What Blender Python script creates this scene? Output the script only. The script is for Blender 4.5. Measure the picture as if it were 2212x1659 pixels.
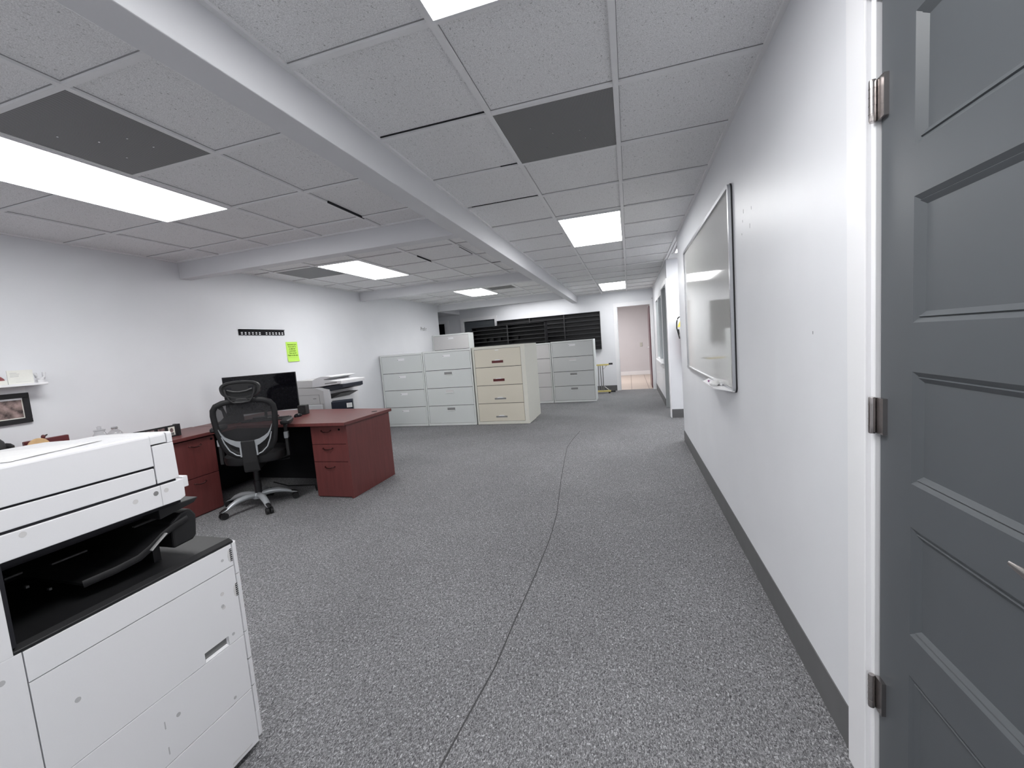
import bpy, bmesh, math, random
from mathutils import Vector, Matrix
random.seed(4)
for o in list(bpy.data.objects): bpy.data.objects.remove(o)
sc = bpy.context.scene
COL = sc.collection
PI = math.pi

# ------------------------------------------------------------------ camera, world, exposure
CAM_H = 1.32
yaw, pitch, roll = -0.281646, -0.091772, -0.078253
cy, sy, cp, sp, cr, sr = math.cos(yaw), math.sin(yaw), math.cos(pitch), math.sin(pitch), math.cos(roll), math.sin(roll)
F = Vector((sy*cp, cy*cp, sp)); R0 = Vector((cy, -sy, 0)); U0 = R0.cross(F)
Rv = R0*cr + U0*sr; Uv = -R0*sr + U0*cr
cam_d = bpy.data.cameras.new('camera'); cam = bpy.data.objects.new('camera', cam_d); COL.objects.link(cam)
cam.matrix_world = Matrix(((Rv.x, Uv.x, -F.x, 0), (Rv.y, Uv.y, -F.y, 0), (Rv.z, Uv.z, -F.z, CAM_H), (0, 0, 0, 1)))
cam_d.sensor_width = 36; cam_d.lens = 894.85/2212*36; cam_d.clip_start = 0.05
sc.camera = cam
w = bpy.data.worlds.new('world'); sc.world = w; w.use_nodes = True
w.node_tree.nodes['Background'].inputs[0].default_value = (0.02, 0.022, 0.03, 1)
w.node_tree.nodes['Background'].inputs[1].default_value = 0.3
vs = sc.view_settings
vs.view_transform = 'Standard'; vs.look = 'None'; vs.exposure = 0.0; vs.gamma = 1; vs.use_curve_mapping = False
PANEL = 15.5        # radiance of the lit ceiling panels

def area(name, loc, sx, sy_, power, col=(1, 1, 1)):
    d = bpy.data.lights.new(name, 'AREA'); d.shape = 'RECTANGLE'; d.size = sx; d.size_y = sy_; d.energy = power; d.color = col
    o = bpy.data.objects.new(name, d); COL.objects.link(o); o.location = loc
    return o
# lamps of the neighbouring rooms (unseen, added because visible panels leave them dark)
area('next_room_lamp', (-0.9, 12.9, 2.40), 1.2, 0.6, 70, (1.0, 0.97, 0.95))
area('side_room_fill', (1.9, 9.2, 2.38), 1.2, 0.6, 40)
# the office continues behind the camera; unseen lamps added there to brighten the near end
area('rear_fill_lamp', (-0.3, -2.9, 2.42), 0.6, 1.2, 60)
area('rear_fill_lamp', (-2.95, -1.9, 2.42), 0.6, 1.2, 60)
# the last bay, hidden behind the fourth cross beam, has a lamp of its own
area('end_bay_lamp', (-2.3, 10.0, 2.42), 1.8, 0.5, 24)

# ------------------------------------------------------------------ materials
def s2l(c):
    return tuple(((v/255)/12.92 if v/255 <= 0.04045 else ((v/255+0.055)/1.055)**2.4) for v in c)
def mat(name, col, rough=0.5, metal=0.0, noise=0.0, scale=40, bump=0.0, spec=0.5, trans=0.0, coat=0.0, ior=1.45):
    m = bpy.data.materials.new(name); m.use_nodes = True
    nt = m.node_tree; b = nt.nodes['Principled BSDF']
    b.inputs['Base Color'].default_value = (*col, 1); b.inputs['Roughness'].default_value = rough
    b.inputs['Metallic'].default_value = metal; b.inputs['Specular IOR Level'].default_value = spec
    b.inputs['Transmission Weight'].default_value = trans; b.inputs['Coat Weight'].default_value = coat; b.inputs['IOR'].default_value = ior
    tc = nt.nodes.new('ShaderNodeTexCoord'); nz = nt.nodes.new('ShaderNodeTexNoise')
    nz.inputs['Scale'].default_value = scale; nz.inputs['Detail'].default_value = 3
    nt.links.new(tc.outputs['Object'], nz.inputs['Vector'])
    if noise > 0:
        r = nt.nodes.new('ShaderNodeValToRGB')
        r.color_ramp.elements[0].position = 0.3; r.color_ramp.elements[1].position = 0.7
        r.color_ramp.elements[0].color = (*[v*(1-noise) for v in col], 1); r.color_ramp.elements[1].color = (*[min(1, v*(1+noise)) for v in col], 1)
        nt.links.new(nz.outputs['Fac'], r.inputs['Fac']); nt.links.new(r.outputs['Color'], b.inputs['Base Color'])
    if bump > 0:
        bp = nt.nodes.new('ShaderNodeBump'); bp.inputs['Strength'].default_value = bump; bp.inputs['Distance'].default_value = 0.002
        nt.links.new(nz.outputs['Fac'], bp.inputs['Height']); nt.links.new(bp.outputs['Normal'], b.inputs['Normal'])
    return m
def emis(name, col, strength):
    m = bpy.data.materials.new(name); m.use_nodes = True; nt = m.node_tree; b = nt.nodes['Principled BSDF']
    b.inputs['Base Color'].default_value = (0.8, 0.8, 0.8, 1)
    b.inputs['Emission Color'].default_value = (*col, 1); b.inputs['Emission Strength'].default_value = strength
    return m
def carpet_mat():
    m = bpy.data.materials.new('carpet'); m.use_nodes = True; nt = m.node_tree; b = nt.nodes['Principled BSDF']
    b.inputs['Roughness'].default_value = 0.95; b.inputs['Specular IOR Level'].default_value = 0.15
    tc = nt.nodes.new('ShaderNodeTexCoord')
    n1 = nt.nodes.new('ShaderNodeTexNoise'); n1.inputs['Scale'].default_value = 138; n1.inputs['Detail'].default_value = 3; n1.inputs['Roughness'].default_value = 0.7
    n1.inputs['Distortion'].default_value = 1.2
    mp = nt.nodes.new('ShaderNodeMapping'); mp.inputs['Scale'].default_value = (1.35, 0.75, 1)
    nt.links.new(tc.outputs['Object'], mp.inputs['Vector']); nt.links.new(mp.outputs['Vector'], n1.inputs['Vector'])
    r = nt.nodes.new('ShaderNodeValToRGB'); cr_ = r.color_ramp
    cr_.elements[0].position = 0.36; cr_.elements[0].color = (0.060, 0.060, 0.064, 1)
    cr_.elements[1].position = 0.68; cr_.elements[1].color = (0.58, 0.58, 0.60, 1)
    e = cr_.elements.new(0.50); e.color = (0.175, 0.175, 0.182, 1)
    e = cr_.elements.new(0.60); e.color = (0.30, 0.30, 0.31, 1)
    nt.links.new(n1.outputs['Fac'], r.inputs['Fac'])
    n2 = nt.nodes.new('ShaderNodeTexNoise'); n2.inputs['Scale'].default_value = 1.3; n2.inputs['Detail'].default_value = 3
    nt.links.new(tc.outputs['Object'], n2.inputs['Vector'])
    mr = nt.nodes.new('ShaderNodeMapRange'); mr.inputs['From Min'].default_value = 0.3; mr.inputs['From Max'].default_value = 0.7
    mr.inputs['To Min'].default_value = 0.92; mr.inputs['To Max'].default_value = 1.08
    nt.links.new(n2.outputs['Fac'], mr.inputs['Value'])
    mx = nt.nodes.new('ShaderNodeVectorMath'); mx.operation = 'SCALE'
    nt.links.new(r.outputs['Color'], mx.inputs[0]); nt.links.new(mr.outputs['Result'], mx.inputs['Scale'])
    nt.links.new(mx.outputs[0], b.inputs['Base Color'])
    bp = nt.nodes.new('ShaderNodeBump'); bp.inputs['Strength'].default_value = 0.6; bp.inputs['Distance'].default_value = 0.003
    nt.links.new(n1.outputs['Fac'], bp.inputs['Height']); nt.links.new(bp.outputs['Normal'], b.inputs['Normal'])
    return m
def ceiling_mat():
    m = bpy.data.materials.new('ceiling_tile'); m.use_nodes = True; nt = m.node_tree; b = nt.nodes['Principled BSDF']
    b.inputs['Roughness'].default_value = 0.9; b.inputs['Specular IOR Level'].default_value = 0.2
    tc = nt.nodes.new('ShaderNodeTexCoord')
    mp = nt.nodes.new('ShaderNodeMapping'); mp.inputs['Scale'].default_value = (1, 0.6, 1)
    nt.links.new(tc.outputs['Object'], mp.inputs['Vector'])
    n1 = nt.nodes.new('ShaderNodeTexNoise'); n1.inputs['Scale'].default_value = 150; n1.inputs['Detail'].default_value = 2; n1.inputs['Distortion'].default_value = 0.8
    nt.links.new(mp.outputs['Vector'], n1.inputs['Vector'])
    r = nt.nodes.new('ShaderNodeValToRGB'); c_ = r.color_ramp
    c_.elements[0].position = 0.28; c_.elements[0].color = (0.50, 0.50, 0.50, 1)
    c_.elements[1].position = 0.37; c_.elements[1].color = (0.84, 0.84, 0.85, 1)
    nt.links.new(n1.outputs['Fac'], r.inputs['Fac'])
    n2 = nt.nodes.new('ShaderNodeTexNoise'); n2.inputs['Scale'].default_value = 260; n2.inputs['Detail'].default_value = 2
    nt.links.new(tc.outputs['Object'], n2.inputs['Vector'])
    mr = nt.nodes.new('ShaderNodeMapRange'); mr.inputs['From Min'].default_value = 0.3; mr.inputs['From Max'].default_value = 0.7
    mr.inputs['To Min'].default_value = 0.82; mr.inputs['To Max'].default_value = 1.16
    nt.links.new(n2.outputs['Fac'], mr.inputs['Value'])
    mx = nt.nodes.new('ShaderNodeVectorMath'); mx.operation = 'SCALE'
    nt.links.new(r.outputs['Color'], mx.inputs[0]); nt.links.new(mr.outputs['Result'], mx.inputs['Scale'])
    nt.links.new(mx.outputs[0], b.inputs['Base Color'])
    bp = nt.nodes.new('ShaderNodeBump'); bp.inputs['Strength'].default_value = 0.5; bp.inputs['Distance'].default_value = 0.003
    nt.links.new(n1.outputs['Fac'], bp.inputs['Height']); nt.links.new(bp.outputs['Normal'], b.inputs['Normal'])
    return m
def wood_mat():
    m = bpy.data.materials.new('mahogany'); m.use_nodes = True; nt = m.node_tree; b = nt.nodes['Principled BSDF']
    b.inputs['Roughness'].default_value = 0.38
    tc = nt.nodes.new('ShaderNodeTexCoord'); mp = nt.nodes.new('ShaderNodeMapping'); mp.inputs['Scale'].default_value = (14, 14, 1.2)
    nt.links.new(tc.outputs['Object'], mp.inputs['Vector'])
    n1 = nt.nodes.new('ShaderNodeTexNoise'); n1.inputs['Scale'].default_value = 3; n1.inputs['Detail'].default_value = 5
    nt.links.new(mp.outputs['Vector'], n1.inputs['Vector'])
    r = nt.nodes.new('ShaderNodeValToRGB'); c_ = r.color_ramp
    c_.elements[0].position = 0.3; c_.elements[0].color = (0.112, 0.030, 0.029, 1)
    c_.elements[1].position = 0.7; c_.elements[1].color = (0.145, 0.038, 0.036, 1)
    nt.links.new(n1.outputs['Fac'], r.inputs['Fac']); nt.links.new(r.outputs['Color'], b.inputs['Base Color'])
    return m
def perf_mat():
    # perforated vent face: small dark holes in a dark grey sheet
    m = bpy.data.materials.new('perforated_metal'); m.use_nodes = True; nt = m.node_tree; b = nt.nodes['Principled BSDF']
    b.inputs['Roughness'].default_value = 0.5
    tc = nt.nodes.new('ShaderNodeTexCoord')
    v = nt.nodes.new('ShaderNodeTexVoronoi'); v.inputs['Scale'].default_value = 150; v.inputs['Randomness'].default_value = 0
    nt.links.new(tc.outputs['Object'], v.inputs['Vector'])
    r = nt.nodes.new('ShaderNodeValToRGB'); c_ = r.color_ramp
    c_.elements[0].position = 0.34; c_.elements[0].color = (0.10, 0.10, 0.10, 1)
    c_.elements[1].position = 0.44; c_.elements[1].color = (0.27, 0.27, 0.28, 1)
    nt.links.new(v.outputs['Distance'], r.inputs['Fac']); nt.links.new(r.outputs['Color'], b.inputs['Base Color'])
    return m
def mesh_fabric():
    m = bpy.data.materials.new('mesh_fabric'); m.use_nodes = True; nt = m.node_tree; b = nt.nodes['Principled BSDF']
    b.inputs['Base Color'].default_value = (0.02, 0.02, 0.022, 1); b.inputs['Roughness'].default_value = 0.8
    t = nt.nodes.new('ShaderNodeBsdfTransparent'); mx = nt.nodes.new('ShaderNodeMixShader'); mx.inputs[0].default_value = 0.80
    nt.links.new(t.outputs[0], mx.inputs[1]); nt.links.new(b.outputs[0], mx.inputs[2])
    nt.links.new(mx.outputs[0], nt.nodes['Material Output'].inputs['Surface'])
    return m
def glass_mat(name, tint, alpha):
    m = bpy.data.materials.new(name); m.use_nodes = True; nt = m.node_tree
    g = nt.nodes.new('ShaderNodeBsdfGlossy'); g.inputs['Roughness'].default_value = 0.03
    t = nt.nodes.new('ShaderNodeBsdfTransparent'); t.inputs[0].default_value = (*tint, 1)
    lf_ = nt.nodes.new('ShaderNodeLayerWeight'); lf_.inputs[0].default_value = 0.35
    lw = nt.nodes.new('ShaderNodeMath'); lw.operation = 'MULTIPLY'; lw.inputs[1].default_value = 0.45
    mx = nt.nodes.new('ShaderNodeMixShader')
    nt.links.new(lf_.outputs['Facing'], lw.inputs[0]); nt.links.new(lw.outputs[0], mx.inputs[0]); nt.links.new(t.outputs[0], mx.inputs[1]); nt.links.new(g.outputs[0], mx.inputs[2])
    nt.links.new(mx.outputs[0], nt.nodes['Material Output'].inputs['Surface'])
    return m
def tile_floor_mat():
    m = bpy.data.materials.new('ceramic_floor'); m.use_nodes = True; nt = m.node_tree; b = nt.nodes['Principled BSDF']
    b.inputs['Roughness'].default_value = 0.4
    tc = nt.nodes.new('ShaderNodeTexCoord'); br = nt.nodes.new('ShaderNodeTexBrick'); br.offset = 0
    br.inputs['Scale'].default_value = 1; br.inputs['Brick Width'].default_value = 0.42; br.inputs['Row Height'].default_value = 1.2
    br.inputs['Mortar Size'].default_value = 0.008
    br.inputs['Color1'].default_value = (0.58, 0.50, 0.44, 1); br.inputs['Color2'].default_value = (0.56, 0.48, 0.42, 1); br.inputs['Mortar'].default_value = (0.28, 0.22, 0.19, 1)
    nt.links.new(tc.outputs['Object'], br.inputs['Vector']); nt.links.new(br.outputs['Color'], b.inputs['Base Color'])
    return m

M = dict(
 wall=mat('wall_paint', (0.74, 0.75, 0.78), 0.42, noise=0.015, scale=3, bump=0.04),
 beam=mat('beam_paint', (0.70, 0.705, 0.73), 0.5, noise=0.015, scale=3),
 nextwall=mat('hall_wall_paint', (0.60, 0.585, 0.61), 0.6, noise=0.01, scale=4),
 trim=mat('white_trim', (0.80, 0.80, 0.82), 0.35, noise=0.01, scale=6),
 jamb=mat('grey_jamb', (0.36, 0.38, 0.38), 0.5, noise=0.02),
 base=mat('vinyl_base', (0.12, 0.12, 0.123), 0.5, noise=0.05, scale=10),
 carpet=carpet_mat(), ceil=ceiling_mat(), grid=mat('grid_paint', (0.84, 0.84, 0.85), 0.6, noise=0.01),
 wood=wood_mat(), perf=perf_mat(), meshf=mesh_fabric(),
 doorgrey=mat('door_paint', (0.082, 0.090, 0.098), 0.42, noise=0.03, scale=5),
 cabg=mat('grey_enamel', (0.62, 0.645, 0.64), 0.45, noise=0.02, scale=200), cabf=mat('grey_enamel_frame', (0.70, 0.72, 0.715), 0.45, noise=0.01),
 cabd=mat('dim_grey_enamel', (0.56, 0.575, 0.575), 0.45, noise=0.02, scale=200),
 beige=mat('beige_enamel', (0.64, 0.60, 0.51), 0.45, noise=0.02, scale=200), beigef=mat('beige_enamel_frame', (0.66, 0.65, 0.59), 0.45, noise=0.01),
 joint=mat('joint_shade_grey', (0.30, 0.30, 0.305), 0.8, noise=0.05),
 seam=mat('dark_seam', (0.055, 0.055, 0.057), 0.9, noise=0.1),  # dark strip along the carpet seam
 pullm=mat('dark_bronze', (0.05, 0.015, 0.014), 0.25, metal=0.6, noise=0.05),
 maroon=mat('maroon_plastic', (0.10, 0.018, 0.02), 0.4, noise=0.05), 
 white=mat('white_plastic', (0.74, 0.74, 0.76), 0.35, noise=0.006, scale=300), whiteg=mat('warm_grey_plastic', (0.60, 0.59, 0.59), 0.4, noise=0.01),
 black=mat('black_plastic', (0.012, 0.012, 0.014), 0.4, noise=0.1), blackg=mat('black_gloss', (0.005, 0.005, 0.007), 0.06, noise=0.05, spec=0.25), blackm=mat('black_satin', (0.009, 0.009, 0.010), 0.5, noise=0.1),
 dark=mat('charcoal_plastic', (0.020, 0.020, 0.021), 0.42, noise=0.1), grey=mat('grey_plastic', (0.22, 0.22, 0.22), 0.4, noise=0.05),
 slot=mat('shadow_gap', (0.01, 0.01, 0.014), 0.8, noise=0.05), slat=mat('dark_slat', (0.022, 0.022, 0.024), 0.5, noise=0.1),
 alu=mat('aluminium', (0.52, 0.53, 0.55), 0.28, metal=0.9, noise=0.03, scale=80), chrome=mat('chrome', (0.75, 0.75, 0.76), 0.15, metal=1.0, noise=0.02),
 nickel=mat('satin_nickel', (0.45, 0.42, 0.41), 0.25, metal=1.0, noise=0.05),
 silver=mat('silver_plastic', (0.40, 0.42, 0.44), 0.3, metal=0.3, noise=0.02),
 board=mat('whiteboard_enamel', (0.62, 0.62, 0.60), 0.06, noise=0.01, spec=0.6, coat=0.4),
 lime=mat('lime_paper', (0.50, 0.80, 0.12), 0.8, noise=0.02), ink=mat('olive_ink', (0.12, 0.22, 0.02), 0.8, noise=0.05), greyink=mat('grey_ink', (0.16, 0.16, 0.16), 0.8, noise=0.05),
 faint=mat('faint_ink', (0.45, 0.45, 0.46), 0.8, noise=0.05),
 paper=mat('paper', (0.78, 0.78, 0.78), 0.8, noise=0.02, scale=30), card=mat('ivory_card', (0.76, 0.76, 0.72), 0.7, noise=0.02),
 photo=mat('sepia_photo', (0.22, 0.16, 0.15), 0.3, noise=0.85, scale=22), mat=mat('photo_mount', (0.75, 0.74, 0.68), 0.6, noise=0.01),
 face=mat('small_photo', (0.20, 0.14, 0.14), 0.3, noise=0.6, scale=60), tan=mat('tan_wood', (0.62, 0.42, 0.22), 0.6, noise=0.06, scale=50),
 pinkred=mat('dusty_red', (0.28, 0.08, 0.08), 0.6, noise=0.2), yellow=mat('yellow_paint', (0.62, 0.52, 0.20), 0.45, noise=0.05), yel2=mat('yellow_tag', (0.80, 0.68, 0.12), 0.5, noise=0.03),
 red=mat('extinguisher_red', (0.35, 0.02, 0.03), 0.25, noise=0.05), purple=mat('purple_cap', (0.30, 0.04, 0.26), 0.4, noise=0.05), navy=mat('navy_plastic', (0.014, 0.018, 0.030), 0.3, noise=0.1),
 glass=glass_mat('clear_glass', (0.93, 0.935, 0.94), 1), wglass=glass_mat('window_glass', (0.62, 0.70, 0.70), 1), tilef=tile_floor_mat(),
 panel=emis('lit_diffuser', (1.0, 1.0, 1.0), PANEL), switch=mat('switch_ivory', (0.50, 0.50, 0.46), 0.4, noise=0.01),
 doorwine=mat('wine_door', (0.09, 0.015, 0.03), 0.3, noise=0.05), pit=mat('scuff', (0.30, 0.30, 0.32), 0.7, noise=0.1),
)

# ------------------------------------------------------------------ mesh helpers
class MB:
    def __init__(s): s.bm = bmesh.new()
    def box(s, x0, x1, y0, y1, z0, z1, rot=None, about=None):
        v = [s.bm.verts.new(p) for p in ((x0,y0,z0),(x1,y0,z0),(x1,y1,z0),(x0,y1,z0),(x0,y0,z1),(x1,y0,z1),(x1,y1,z1),(x0,y1,z1))]
        for f in ((0,3,2,1),(4,5,6,7),(0,1,5,4),(1,2,6,5),(2,3,7,6),(3,0,4,7)): s.bm.faces.new([v[i] for i in f])
        if rot is not None:
            bmesh.ops.rotate(s.bm, verts=v, cent=about or Vector(((x0+x1)/2,(y0+y1)/2,(z0+z1)/2)), matrix=rot)
        return s
    def prism(s, pts, a0, a1, axis='y'):
        def P(p, a):
            return {'y': (p[0], a, p[1]), 'x': (a, p[0], p[1]), 'z': (p[0], p[1], a)}[axis]
        A = [s.bm.verts.new(P(p, a0)) for p in pts]; B = [s.bm.verts.new(P(p, a1)) for p in pts]
        s.bm.faces.new(A); s.bm.faces.new(B[::-1])
        n = len(pts)
        for i in range(n): s.bm.faces.new([A[i], B[i], B[(i+1) % n], A[(i+1) % n]])
        return s
    def tube(s, path, rad, n=12, closed=False, flat=1.0, ref=Vector((0, 0, 1))):
        path = [Vector(p) for p in path]; N = len(path)
        rads = rad if isinstance(rad, (list, tuple)) else [rad]*N
        rings = []
        for i, p in enumerate(path):
            if closed: t = path[(i+1) % N]-path[i-1]
            else: t = path[min(i+1, N-1)]-path[max(i-1, 0)]
            t.normalize()
            rf = ref if abs(t.dot(ref)) < 0.95 else Vector((1, 0, 0))
            u = t.cross(rf).normalized(); v = u.cross(t).normalized()
            r = rads[i]
            rx, ry = (r if isinstance(r, tuple) else (r, r*flat))
            rings.append([s.bm.verts.new(p+u*rx*math.cos(2*PI*k/n)+v*ry*math.sin(2*PI*k/n)) for k in range(n)])
        m = N if closed else N-1
        for i in range(m):
            a, b = rings[i], rings[(i+1) % N]
            for k in range(n): s.bm.faces.new([a[k], a[(k+1) % n], b[(k+1) % n], b[k]])
        if not closed: s.bm.faces.new(rings[0][::-1]); s.bm.faces.new(rings[-1])
        return s
    def lathe(s, prof, c=(0, 0, 0), n=24, axis='z'):
        rings = []
        for r, z in prof:
            ring = []
            for k in range(n):
                a = 2*PI*k/n; x, y = max(r, 1e-4)*math.cos(a), max(r, 1e-4)*math.sin(a)
                p = {'z': (x, y, z), 'x': (z, x, y), 'y': (x, z, y)}[axis]
                ring.append(s.bm.verts.new((c[0]+p[0], c[1]+p[1], c[2]+p[2])))
            rings.append(ring)
        for a, b in zip(rings, rings[1:]):
            for k in range(n): s.bm.faces.new([a[k], a[(k+1) % n], b[(k+1) % n], b[k]])
        s.bm.faces.new(rings[0][::-1]); s.bm.faces.new(rings[-1])
        return s
    def loft(s, rings):
        vr = [[s.bm.verts.new(p) for p in r] for r in rings]; n = len(rings[0])
        for a, b in zip(vr, vr[1:]):
            for k in range(n): s.bm.faces.new([a[k], a[(k+1) % n], b[(k+1) % n], b[k]])
        s.bm.faces.new(vr[0][::-1]); s.bm.faces.new(vr[-1])
        return s
    def quad(s, *p):
        s.bm.faces.new([s.bm.verts.new(q) for q in p]); return s
    def build(s, name, m, parent=None, smooth=False, bevel=0, kind=None, segs=2, angle=40):
        bmesh.ops.recalc_face_normals(s.bm, faces=s.bm.faces)
        me = bpy.data.meshes.new(name); s.bm.to_mesh(me); s.bm.free()
        me.materials.append(M[m] if isinstance(m, str) else m)
        o = bpy.data.objects.new(name, me); COL.objects.link(o)
        if parent is not None: o.parent = parent; o.matrix_parent_inverse = Matrix.Identity(4)
        if smooth:
            for f in me.polygons: f.use_smooth = True
            me.set_sharp_from_angle(angle=math.radians(angle))
        if bevel:
            b = o.modifiers.new('bevel', 'BEVEL'); b.width = bevel; b.segments = segs; b.limit_method = 'ANGLE'; b.angle_limit = math.radians(35)
        if kind: o['kind'] = kind
        return o
def B(*a, **k): return MB().box(*a, **k)
def tag(o, label, cat, group=None):
    o['label'] = label; o['category'] = cat
    if group: o['group'] = group
    return o
def thing(name, label, cat, loc=(0, 0, 0), rz=0, group=None):
    o = bpy.data.objects.new(name, None); COL.objects.link(o); o.location = loc; o.rotation_euler = (0, 0, rz); o.empty_display_size = 0.1
    return tag(o, label, cat, group)
def dup(o, parent=None):
    c = o.copy(); COL.objects.link(c)
    if parent is not None: c.parent = parent
    for ch in list(o.children): dup(ch, c)
    return c
def text_mesh(name, txt, size, mtl, parent, matrix, align='LEFT', ext=0.0006):
    cu = bpy.data.curves.new(name, 'FONT'); cu.body = txt; cu.size = size; cu.extrude = ext; cu.align_x = align
    to = bpy.data.objects.new(name+'_src', cu); COL.objects.link(to)
    bpy.context.view_layer.update()
    me = bpy.data.meshes.new_from_object(to.evaluated_get(bpy.context.evaluated_depsgraph_get()))
    bpy.data.objects.remove(to); bpy.data.curves.remove(cu)
    me.materials.clear(); me.materials.append(M[mtl]); me.transform(matrix)
    o = bpy.data.objects.new(name, me); COL.objects.link(o)
    if parent is not None: o.parent = parent
    return o
def basis(xd, yd, o):
    xd = Vector(xd); yd = Vector(yd); zd = xd.cross(yd)
    return Matrix(((xd.x, yd.x, zd.x, o[0]), (xd.y, yd.y, zd.y, o[1]), (xd.z, yd.z, zd.z, o[2]), (0, 0, 0, 1)))

# ------------------------------------------------------------------ room shell
XL, XR, YN, YF, H = -4.42, 0.593, -4.6, 10.66, 2.443
S = 'structure'
fl = B(-5.7, 2.75, YN-0.1, YF+0.06, -0.1, 0).build('floor', 'carpet', kind=S)
seam_pts = [(-0.755,6.0),(-0.798,5.525),(-0.815,5.105),(-0.771,4.585),(-0.70,3.867),(-0.605,3.055),(-0.583,2.636),(-0.585,2.231),(-0.598,1.795),(-0.602,1.501),(-0.625,1.295),(-0.646,1.098),(-0.66,0.9)]
mb = MB()
for (a, b) in zip(seam_pts, seam_pts[1:]):
    d = (Vector(b)-Vector(a)).normalized(); n = Vector((-d.y, d.x))*0.0030
    mb.prism([(a[0]+n.x, a[1]+n.y), (a[0]-n.x, a[1]-n.y), (b[0]-n.x, b[1]-n.y), (b[0]+n.x, b[1]+n.y)], -0.001, 0.0012, 'z')
mb.build('carpet_seam', 'seam', fl)
B(-3.0, 0.9, YF+0.06, 14.8, -0.1, -0.002).build('floor', 'tilef', kind=S)

ce = B(-5.7, 2.75, YN-0.1, YF+0.12, H, H+0.06).build('ceiling', 'ceil', kind=S)
BW = 0.0125
def grid(xs, ys, x0, x1, y0, y1):
    g = MB(); zb = 2.430
    for x in xs: g.box(x-BW, x+BW, y0, y1, zb, H+0.001)
    for y in ys: g.box(x0, x1, y-BW, y+BW, zb+0.0005, H+0.001)
    g.box(x0, x0+0.02, y0, y1, zb+0.0002, H+0.001); g.box(x1-0.02, x1, y0, y1, zb+0.0002, H+0.001)
    g.box(x0, x1, y0, y0+0.02, zb+0.0003, H+0.001); g.box(x0, x1, y1-0.02, y1, zb+0.0003, H+0.001)
    g.build('ceiling_grid', 'grid', ce)
    g = MB()
    for y in ys:
        if y0+0.05 < y < y1-0.05: g.box(x0+0.02, x1-0.02, y-BW-0.0035, y-BW, H-0.0025, H+0.001)
    for x in xs: g.box(x+(BW if x < 0 else -BW-0.0025), x+(BW+0.0025 if x < 0 else -BW), y0, y1, H-0.0022, H+0.001)
    if ys or xs: g.build('joint_shade', 'joint', ce)  # grey strips along the joints paint the shadow at the tile edges
ys_r = [1.41+0.61*k for k in range(-9, 16)]
grid([-0.593, -0.002], ys_r, -1.205, XR, YN, YF)
grid([-2.02, -2.63, -3.24, -3.85], [1.17+0.61*k for k in range(-9, 4)], XL, -1.33, YN, 3.28)
grid([-1.72, -2.32, -2.93, -3.52, -4.13], [3.59, 4.20, 4.80, 5.41, 6.02], XL, -1.33, 3.40, 6.28)
grid([-2.0, -2.58, -3.16, -3.76], [6.8, 7.39, 7.99, 8.50, 9.1], XL, -1.33, 6.40, 9.36)
grid([], [5.83, 6.4], XR+0.02, 2.6, 5.3, 6.87)
# tiles sitting unevenly in the grid leave dark slits
g = MB()
for (x0, y0, x1, y1) in ((-1.18, 2.018, -0.61, 2.018), (-0.72, 2.63, -0.61, 2.63), (-1.15, 3.24, -0.61, 3.24), (-2.015, 2.6, -2.015, 3.02), (-2.315, 4.45, -2.315, 4.82), (-2.33, 4.812, -1.95, 4.812), (-1.70, 5.40, -1.5, 5.40), (-1.73, 4.3, -1.73, 4.7)):
    if x0 == x1: g.box(x0+BW-0.006, x0+BW+0.004, y0, y1, 2.4285, H+0.001)
    else: g.box(x0, x1, y0-BW-0.007, y0-BW+0.001, H-0.004, H+0.0015)
g.build('tile_gap', 'slot', ce)
# low ceiling of the alcove beyond the left wall
B(-5.6, XL-0.12, 9.32, YF, 2.27, H).build('ceiling', 'beam', kind=S)

B(XL-0.12, XL, YN, 9.30, 0, H).build('wall_left', 'wall', kind=S)
mb = B(XR, XR+0.12, YN, 0.33, 0, H); mb.box(XR, XR+0.12, 1.262, 5.35, 0, H); mb.box(XR, XR+0.12, 0.33, 1.262, 2.065, H)
mb.build('wall_right', 'wall', kind=S)
B(-5.7, 2.75, YN-0.1, YN, 0, H).build('wall_near', 'wall', kind=S)
# wall across the end of the side corridor, its door opening and the glazed partition behind it
B(XR, 2.7, 6.86, 6.98, 0, H).build('wall_corridor', 'wall', kind=S)
mb = B(XR, XR+0.12, 7.90, YF, 0, 0.78); mb.box(XR, XR+0.12, 7.90, YF, 2.08, H); mb.box(XR, XR+0.12, 6.98, 7.90, 2.12, H)
mb.box(XR, XR+0.12, 7.90, 8.02, 0.78, 2.08); mb.box(XR, XR+0.12, 9.62, YF, 0.78, 2.08)
mb.build('wall_partition', 'wall', kind=S)
B(2.65, 2.75, 5.2, YF+0.06, 0, H).build('wall_side', 'wall', kind=S)
B(XR+0.12, 2.75, 5.23, 5.35, 0, H).build('wall_corridor', 'wall', kind=S)
mb = B(-4.32, -3.43, YF, YF+0.12, 2.067, H); mb.box(-3.43, -0.264, YF, YF+0.12, 0, H); mb.box(-0.264, 0.534, YF, YF+0.12, 2.06, H); mb.box(0.534, 2.75, YF, YF+0.12, 0, H)
mb.box(-4.85, -4.32, YF, YF+0.12, 0, H); mb.box(-5.6, -4.85, YF, YF+0.12, 2.07, H)
mb.build('wall_far', 'wall', kind=S)
B(-5.7, -5.6, 9.2, YF+0.8, 0, H).build('wall_alcove', 'wall', kind=S)
B(-5.6, XL-0.12, 9.18, 9.30, 0, H).build('wall_alcove', 'wall', kind=S)
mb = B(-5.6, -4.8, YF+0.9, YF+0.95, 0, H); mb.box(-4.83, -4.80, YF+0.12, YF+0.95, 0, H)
mb.build('wall_closet', 'slot', kind=S)
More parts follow.
